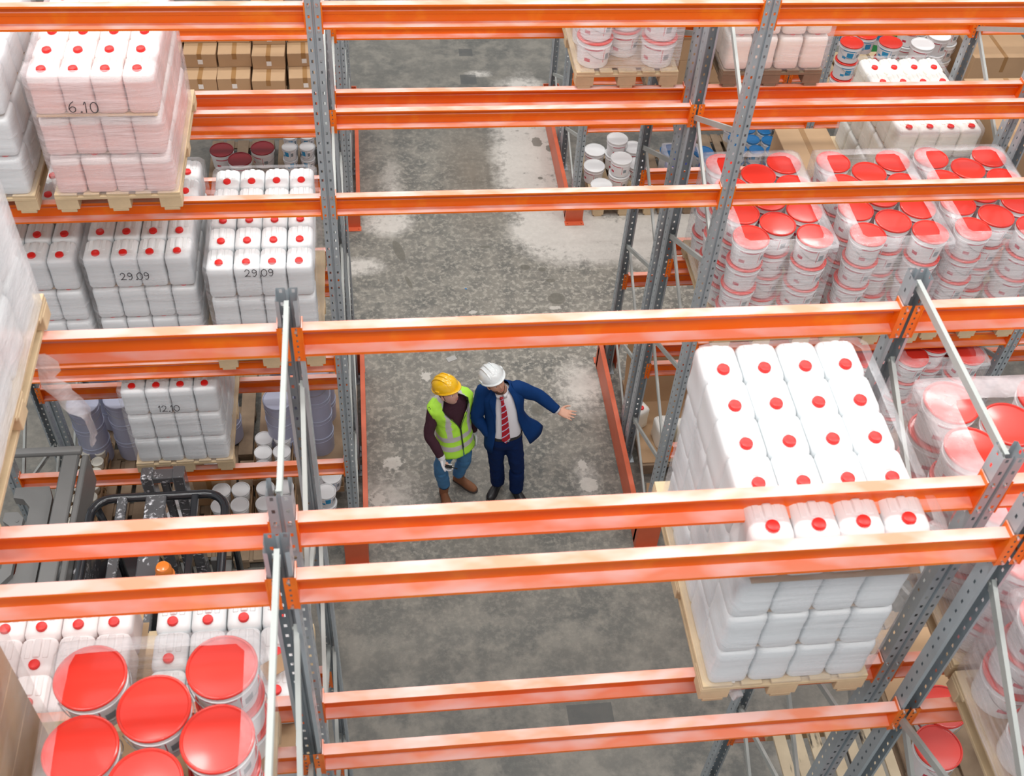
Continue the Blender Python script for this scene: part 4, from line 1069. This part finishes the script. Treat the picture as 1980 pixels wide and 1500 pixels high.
# shirt, collar, tie
bm = bmesh.new(); loftrings(bm, [ring(S(c), r0, f0, a, b, 32, 2.3) for c, a, b in (((1.11, 6.955, .93), .158, .112), ((1.11, 6.955, 1.0), .160, .116), ((1.10, 6.99, 1.15), .155, .118), ((1.085, 7.02, 1.30), .165, .124), ((1.07, 7.04, 1.40), .165, .112), ((1.06, 7.04, 1.46), .10, .09), ((1.05, 7.03, 1.475), .066, .066))], cap1=False)
o = link('shirt', bm_me('shirt', bm, 'shirt', smooth=True), r); folds(o, .014, .06)
bm = bmesh.new(); loftrings(bm, [ring(S(c), r0, f0, a, b, 24, 2, .14, 2*math.pi-.14) for c, a, b in (((1.055, 7.025, 1.455), .074, .080), ((1.045, 7.012, 1.497), .066, .068), ((1.05, 7.02, 1.450), .086, .090))], cap0=False, cap1=False, closed=False)
link('collar', bm_me('collar', bm, 'shirt', smooth=True), r).modifiers.new('s', 'SOLIDIFY').thickness = .002
bm = bmesh.new(); bb = [(1.052, 6.925, 1.475), (1.06, 6.905, 1.44), (1.075, 6.888, 1.36), (1.088, 6.872, 1.24), (1.10, 6.850, 1.10), (1.108, 6.830, .985), (1.110, 6.826, .945)]
wd = [.020, .014, .024, .030, .036, .040, .004]; loftrings(bm, [[S(p)+r0*(-w_1), S(p)+f0*.006, S(p)+r0*w_1, S(p)-f0*.004] for p, w_1 in zip(bb, wd)])
bbox(bm, S((1.052, 6.918, 1.475)), (.036, .026, .036), .008)
link('tie', bm_me('tie', bm, 'tie'), r)['label'] = 'red tie with pale diagonal stripes'
bm = bmesh.new(); loftrings(bm, [ring(S((1.11, 6.955, z)), r0, f0, .166, .120, 28, 2.3) for z in (.955, .99)]); bbox(bm, S((1.115, 6.832, .972)), (.05, .008, .035), .004, mi=1); link('belt', bm_me('belt', bm, ['leather', 'bolt']), r)
# jacket: body shell open at the front + sleeves
sh = []
pr_ = [ # centre, a, b, gap viewer-left(rad), gap viewer-right(rad), flare
 ((1.12, 6.955, .80), .205, .150, .78, 1.02, .155), ((1.115, 6.955, .88), .200, .146, .72, .96, .125), ((1.112, 6.965, .97), .190, .140, .66, .88, .075), ((1.105, 6.985, 1.07), .182, .134, .60, .76, .035),
 ((1.095, 7.005, 1.17), .182, .136, .55, .64, .01), ((1.09, 7.025, 1.27), .190, .140, .50, .54, 0), ((1.08, 7.04, 1.36), .200, .136, .44, .46, 0), ((1.075, 7.05, 1.42), .196, .122, .40, .40, 0), ((1.07, 7.055, 1.465), .155, .100, .42, .42, 0), ((1.06, 7.05, 1.50), .095, .085, .62, .62, 0), ((1.055, 7.045, 1.52), .080, .076, .75, .75, 0)]
for c, a, b, gl, gr, fl_ in pr_:
    rg = ring(S(c), r0, f0, a, b, 48, 2.3, gr, 2*math.pi-gl); n_ = len(rg)
    for i in range(n_):
        q = math.sin(math.pi*min(1, (i+2)/(n_*.52))); rg[i] = rg[i]+r0*fl_*1.15*q+f0*fl_*.15*q+V((0, 0, .9*fl_*q))
    sh.append(rg)
bm = bmesh.new(); loftrings(bm, sh, cap0=False, cap1=False, closed=False)
for A, in ((ARM_L,), (ARM_R,)):
    limb(bm, [S(V(A[0])+(V((1.07, 7.05, 1.43))-V(A[0]))*.35), S(A[0]), S(V(A[0]).lerp(V(A[1]), .5)), S(A[1]), S(V(A[1]).lerp(V(A[2]), .5)), S(V(A[1]).lerp(V(A[2]), .96))], [.070, .078, .070, .062, .056, .047], 18)
o = link('jacket', bm_me('jacket', bm, 'suit', smooth=True), r); sd = o.modifiers.new('s', 'SOLIDIFY'); sd.thickness = .006; folds(o, .016, .09)
o['label'] = 'blue suit jacket worn open'
for s, g_ in ((1, [(q[4], q) for q in pr_]), (-1, [(q[3], q) for q in pr_])):
    bm = bmesh.new(); rr = []
    for gp, q in g_[3:]:
        c, a, b = q[0], q[1], q[2]; wl = {0: .0, 1: .02, 2: .10, 3: .26, 4: .36, 5: .30, 6: .28, 7: .2}.get(pr_.index(q)-3, .2)
        rg = ring(S(c), r0, f0, a+.007, b+.009, 6, 2.3, gp-.02, gp+wl) if s > 0 else ring(S(c), r0, f0, a+.007, b+.009, 6, 2.3, -gp+.02, -gp-wl)
        if s > 0: rg = [p+r0*q[5]*.15+f0*.004 for p in rg]
        rr.append(rg)
    loftrings(bm, rr, cap0=False, cap1=False, closed=False); o = link('lapel', bm_me('lapel', bm, 'suit', smooth=True), r); o.modifiers.new('s', 'SOLIDIFY').thickness = .004
bm = bmesh.new(); d_ = (V(ARM_R[2])-V(ARM_R[1])).normalized(); btube(bm, [S(V(ARM_R[2])-d_*.03), S(V(ARM_R[2])+d_*.012)], .040, 16); link('shirt_cuff', bm_me('shirt_cuff', bm, 'shirt'), r)
trousers(r, B0, (1.11, 6.955, .93), r0, f0, .175, (1.03, 6.96, .84), (1.19, 6.95, .84), (1.052, 6.975, .48), (1.25, 6.93, .48), (1.088, 7.035, .10), (1.265, 6.93, .10), 'suit_tr', .05, (.102, .080, .070, .064))
shoe(r, (1.12, 7.10, 0), (.985, 6.865, 0), B0, 'leather', 'leather', label='black leather shoe'); shoe(r, (1.245, 7.0, 0), (1.345, 6.76, 0), B0, 'leather', 'leather', label='black leather shoe')

# --- the warehouse worker
B1 = (.63, 7.02, 0)
r = empty('person', B1); tag(r, 'person in yellow hard hat, hi-vis vest and jeans, listening beside the suited one', 'person')
S = lambda p: V(p)-V(B1)
r1 = V((.84, .50, 0)).normalized(); f1 = V((.50, -.86, 0)).normalized()
mxh = Matrix.Translation((.562, 6.945, 1.555)) @ rot_to((-.30, .22, .92), (.72, -.64, .24))
hm = Matrix.Translation(-V(B1)) @ mxh
ARM_L = [(.435, 6.965, 1.325), (.385, 6.865, 1.075), (.492, 6.77, .86)]
ARM_R = [(.725, 7.13, 1.325), (.795, 7.12, 1.04), (.832, 7.10, .82)]
bm = bmesh.new()
core(bm, S, (.64, 6.99, .88), (.60, 7.03, 1.17), (.585, 7.035, 1.36), r1, f1, .165, None, None, (.57, 6.985, 1.47), None)
add_head(bm, hm); add_ears(bm, hm)
for A in (ARM_L, ARM_R): limb(bm, [S(A[0]), S(V(A[0]).lerp(V(A[1]), .5)), S(A[1]), S(V(A[1]).lerp(V(A[2]), .4)), S(A[2])], [.05, .046, .038, .036, .026], 12)
add_hand(bm, S((.500, 6.762, .845)), (.28, -.22, -.90), None, (.75, -.2, .25), .4, flip=(.1, -.9, 0), fist=1, hs=.72)
add_hand(bm, S((.834, 7.097, .81)), (.12, -.12, -.95), None, (-.8, -.3, 0), .35, flip=(.1, -.9, 0), hs=.72)
for hp, k_, a_ in (((.56, 6.96, .82), (.50, 6.94, .48), (.54, 6.99, .10)), ((.72, 7.04, .82), (.745, 7.05, .48), (.69, 7.13, .10))):
    limb(bm, [S(hp), S(k_), S(a_)], [.075, .05, .035], 12)
o = link('body', bm_me('body', bm, 'skin_pale'), r); remesh(o, .0055, 2)
face_parts(r, mxh, B1, 'skin_pale')
bm = bmesh.new(); rings = []
for i in range(7):
    zz = -.25+.6*i/6; rr_ = math.sqrt(1-zz*zz); a0, a1 = -.2, math.pi+.2
    rings.append([hm @ (head_pt(rr_*math.cos(a), rr_*math.sin(a), zz)*1.04) for a in [a0+(a1-a0)*k/24 for k in range(25)]])
V_ = [[bm.verts.new(p) for p in q] for q in rings]
for i in range(6):
    for k in range(24): bm.faces.new((V_[i][k], V_[i][k+1], V_[i+1][k+1], V_[i+1][k]))
link('hair', bm_me('hair', bm, 'beard', smooth=True), r)
hard_hat(r, mxh, B1, 'hatY', 'yellow hard hat')
bm = bmesh.new()
loftrings(bm, [ring(S(c), r1, f1, a, b, 32, 2.3) for c, a, b in (((.64, 6.99, .86), .165, .118), ((.62, 7.01, 1.0), .160, .118), ((.60, 7.03, 1.17), .168, .124), ((.59, 7.04, 1.29), .168, .110), ((.585, 7.04, 1.36), .105, .088), ((.575, 7.02, 1.41), .068, .068), ((.572, 7.01, 1.44), .064, .064))])
for A in (ARM_L, ARM_R):
    limb(bm, [S(V(A[0]).lerp(V((.59, 7.04, 1.31)), .35)), S(A[0]), S(V(A[0]).lerp(V(A[1]), .5)), S(A[1]), S(V(A[1]).lerp(V(A[2]), .5)), S(V(A[1]).lerp(V(A[2]), .97))], [.052, .057, .056, .052, .048, .038], 16)
o = link('sweater', bm_me('sweater', bm, 'maroon'), r); remesh(o, .008, 3); folds(o, .010, .07)
# vest with bands
pv = [((.65, 6.985, .745), .190, .142, .015), ((.645, 6.99, .80), .188, .140, .014), ((.64, 6.99, .86), .182, .136, .014), ((.632, 7.0, .92), .180, .136, .014), ((.625, 7.005, .98), .178, .136, .014), ((.62, 7.01, 1.04), .178, .138, .014), ((.61, 7.02, 1.10), .182, .140, .014), ((.603, 7.028, 1.16), .186, .142, .10), ((.60, 7.035, 1.22), .205, .142, .24), ((.595, 7.04, 1.28), .232, .140, .38), ((.59, 7.045, 1.335), .238, .128, .52), ((.588, 7.045, 1.375), .200, .112, .72), ((.585, 7.045, 1.405), .125, .092, .95), ((.582, 7.045, 1.42), .085, .080, 1.15)]
NV = 72; rows_ = []
fine_ = []
for i in range(len(pv)-1):
    for s in range(3):
        t_0 = s/3; a_, b_ = pv[i], pv[i+1]; fine_.append((V(a_[0]).lerp(V(b_[0]), t_0), a_[1]*(1-t_0)+b_[1]*t_0, a_[2]*(1-t_0)+b_[2]*t_0, a_[3]*(1-t_0)+b_[3]*t_0))
fine_.append((V(pv[-1][0]), *pv[-1][1:]))
bm = bmesh.new(); rows_ = [[bm.verts.new(p) for p in ring(S(c), r1, f1, a, b, NV, 2.3, g, 2*math.pi-g)] for c, a, b, g in fine_]
for i in range(len(fine_)-1):
    z = (fine_[i][0].z+fine_[i+1][0].z)/2
    for k in range(NV):
        th = fine_[i][3]+(2*math.pi-2*fine_[i][3])*(k+.5)/NV; al = abs(math.sin(th)); lat = fine_[i][1]*math.copysign(abs(math.sin(th))**(2/2.3), math.sin(th))
        f = bm.faces.new((rows_[i][k], rows_[i][k+1], rows_[i+1][k+1], rows_[i+1][k]))
        if .84 < z < .895 or .965 < z < 1.02: f.material_index = 1
        elif z >= 1.02 and .085 < abs(lat) < .135: f.material_index = 1
        f.smooth = True
o = link('hi_vis_vest', bm_me('hi_vis_vest', bm, ['hiviz', 'reflect', 'trim']), r); o['label'] = 'yellow-green vest with grey reflective bands'
for p in o.data.polygons: p.use_smooth = True
o.modifiers.new('s', 'SOLIDIFY').thickness = .005; folds(o, .016, .06)
bm = bmesh.new()
for sg in (-1, 1):
    pts = [S(ring(c, r1, f1, a+.004, b+.004, 4, 2.3, g*sg, g*sg+.01)[0]) for c, a, b, g in pv[2:]]
    btube(bm, pts, .0035, 6)
    A = ARM_L if sg < 0 else ARM_R
    cc = V(A[0])+(V((.59, 7.04, 1.31))-V(A[0]))*.10; ax = (V((.59, 7.04, 1.31))-V(A[0])).normalized(); u_ = V((0, 0, 1)); v__ = ax.cross(u_).normalized()
    btube(bm, [S(cc+u_*.078*math.cos(a)-V((0, 0, .02))+v__*.075*math.sin(a)) for a in [2*math.pi*k/24 for k in range(24)]], .008, 6, closed=True)
link('piping', bm_me('piping', bm, 'trim'), r)
for nm, w_, dd_, nr, fl_, fi, par in (('glove', (.500, 6.762, .845), (.28, -.22, -.90), (.75, -.2, .25), (.1, -.9, 0), 1, 0), ('glove', (.834, 7.097, .81), (.12, -.12, -.95), (-.8, -.3, 0), (.1, -.9, 0), 0, 0)):
    bm = bmesh.new(); add_hand(bm, S(w_), dd_, None, nr, .37, flip=fl_, hs=1.14, fist=fi); d_ = V(dd_).normalized(); btube(bm, [S(V(w_)-d_*.035), S(V(w_)+d_*.01)], [.036, .034], 14)
    o = link('glove', bm_me('glove', bm, 'glove'), r); remesh(o, .004, 1); o['label'] = 'white work glove'
trousers(r, B1, (.64, 6.99, .86), r1, f1, .170, (.565, 6.955, .78), (.715, 7.04, .78), (.50, 6.94, .46), (.745, 7.05, .47), (.545, 6.985, .15), (.695, 7.125, .15), 'jeans', .05, (.098, .078, .062, .055), 'jeans')
shoe(r, (.53, 7.02, 0), (.575, 6.775, 0), B1, 'boot', 'sole', True, 'brown suede boot'); shoe(r, (.665, 7.165, 0), (.865, 6.99, 0), B1, 'boot', 'sole', True, 'brown suede boot')
bm = bmesh.new(); bbox(bm, (0, 0, 0), (.045, .028, .10), .006, 2); bcyl(bm, (.012, 0, .05), (.012, 0, .13), .005); bcyl(bm, (-.01, 0, .05), (-.01, 0, .062), .007)
o = link('walkie_talkie', bm_me('walkie_talkie', bm, 'rubber'), None, (.548, 6.72, .775), (.9, .7, .3)); tag(o, 'small black handheld radio held in the gloved hand', 'radio')
# drifting bits on the floor
for q, (x, y, w_, h_, z_) in enumerate(((.75, 8.86, .11, .07, 0), (2.66, 6.9, .16, .10, 0), (1.0, 10.0, .025, .015, 0))):
    bm = bmesh.new(); bbox(bm, (0, 0, .002), (w_, h_, .003)); o = link('paper_scrap', bm_me('paper_scrap', bm, ['guardgrey', 'card', 'bluelid'][q]), None, (x, y, .001), (0, 0, q+.4)); tag(o, ['pale paper scrap on the floor behind the two people', 'brown cardboard scrap on the floor beside right frame', 'tiny blue scrap on the open aisle floor'][q], 'scrap')
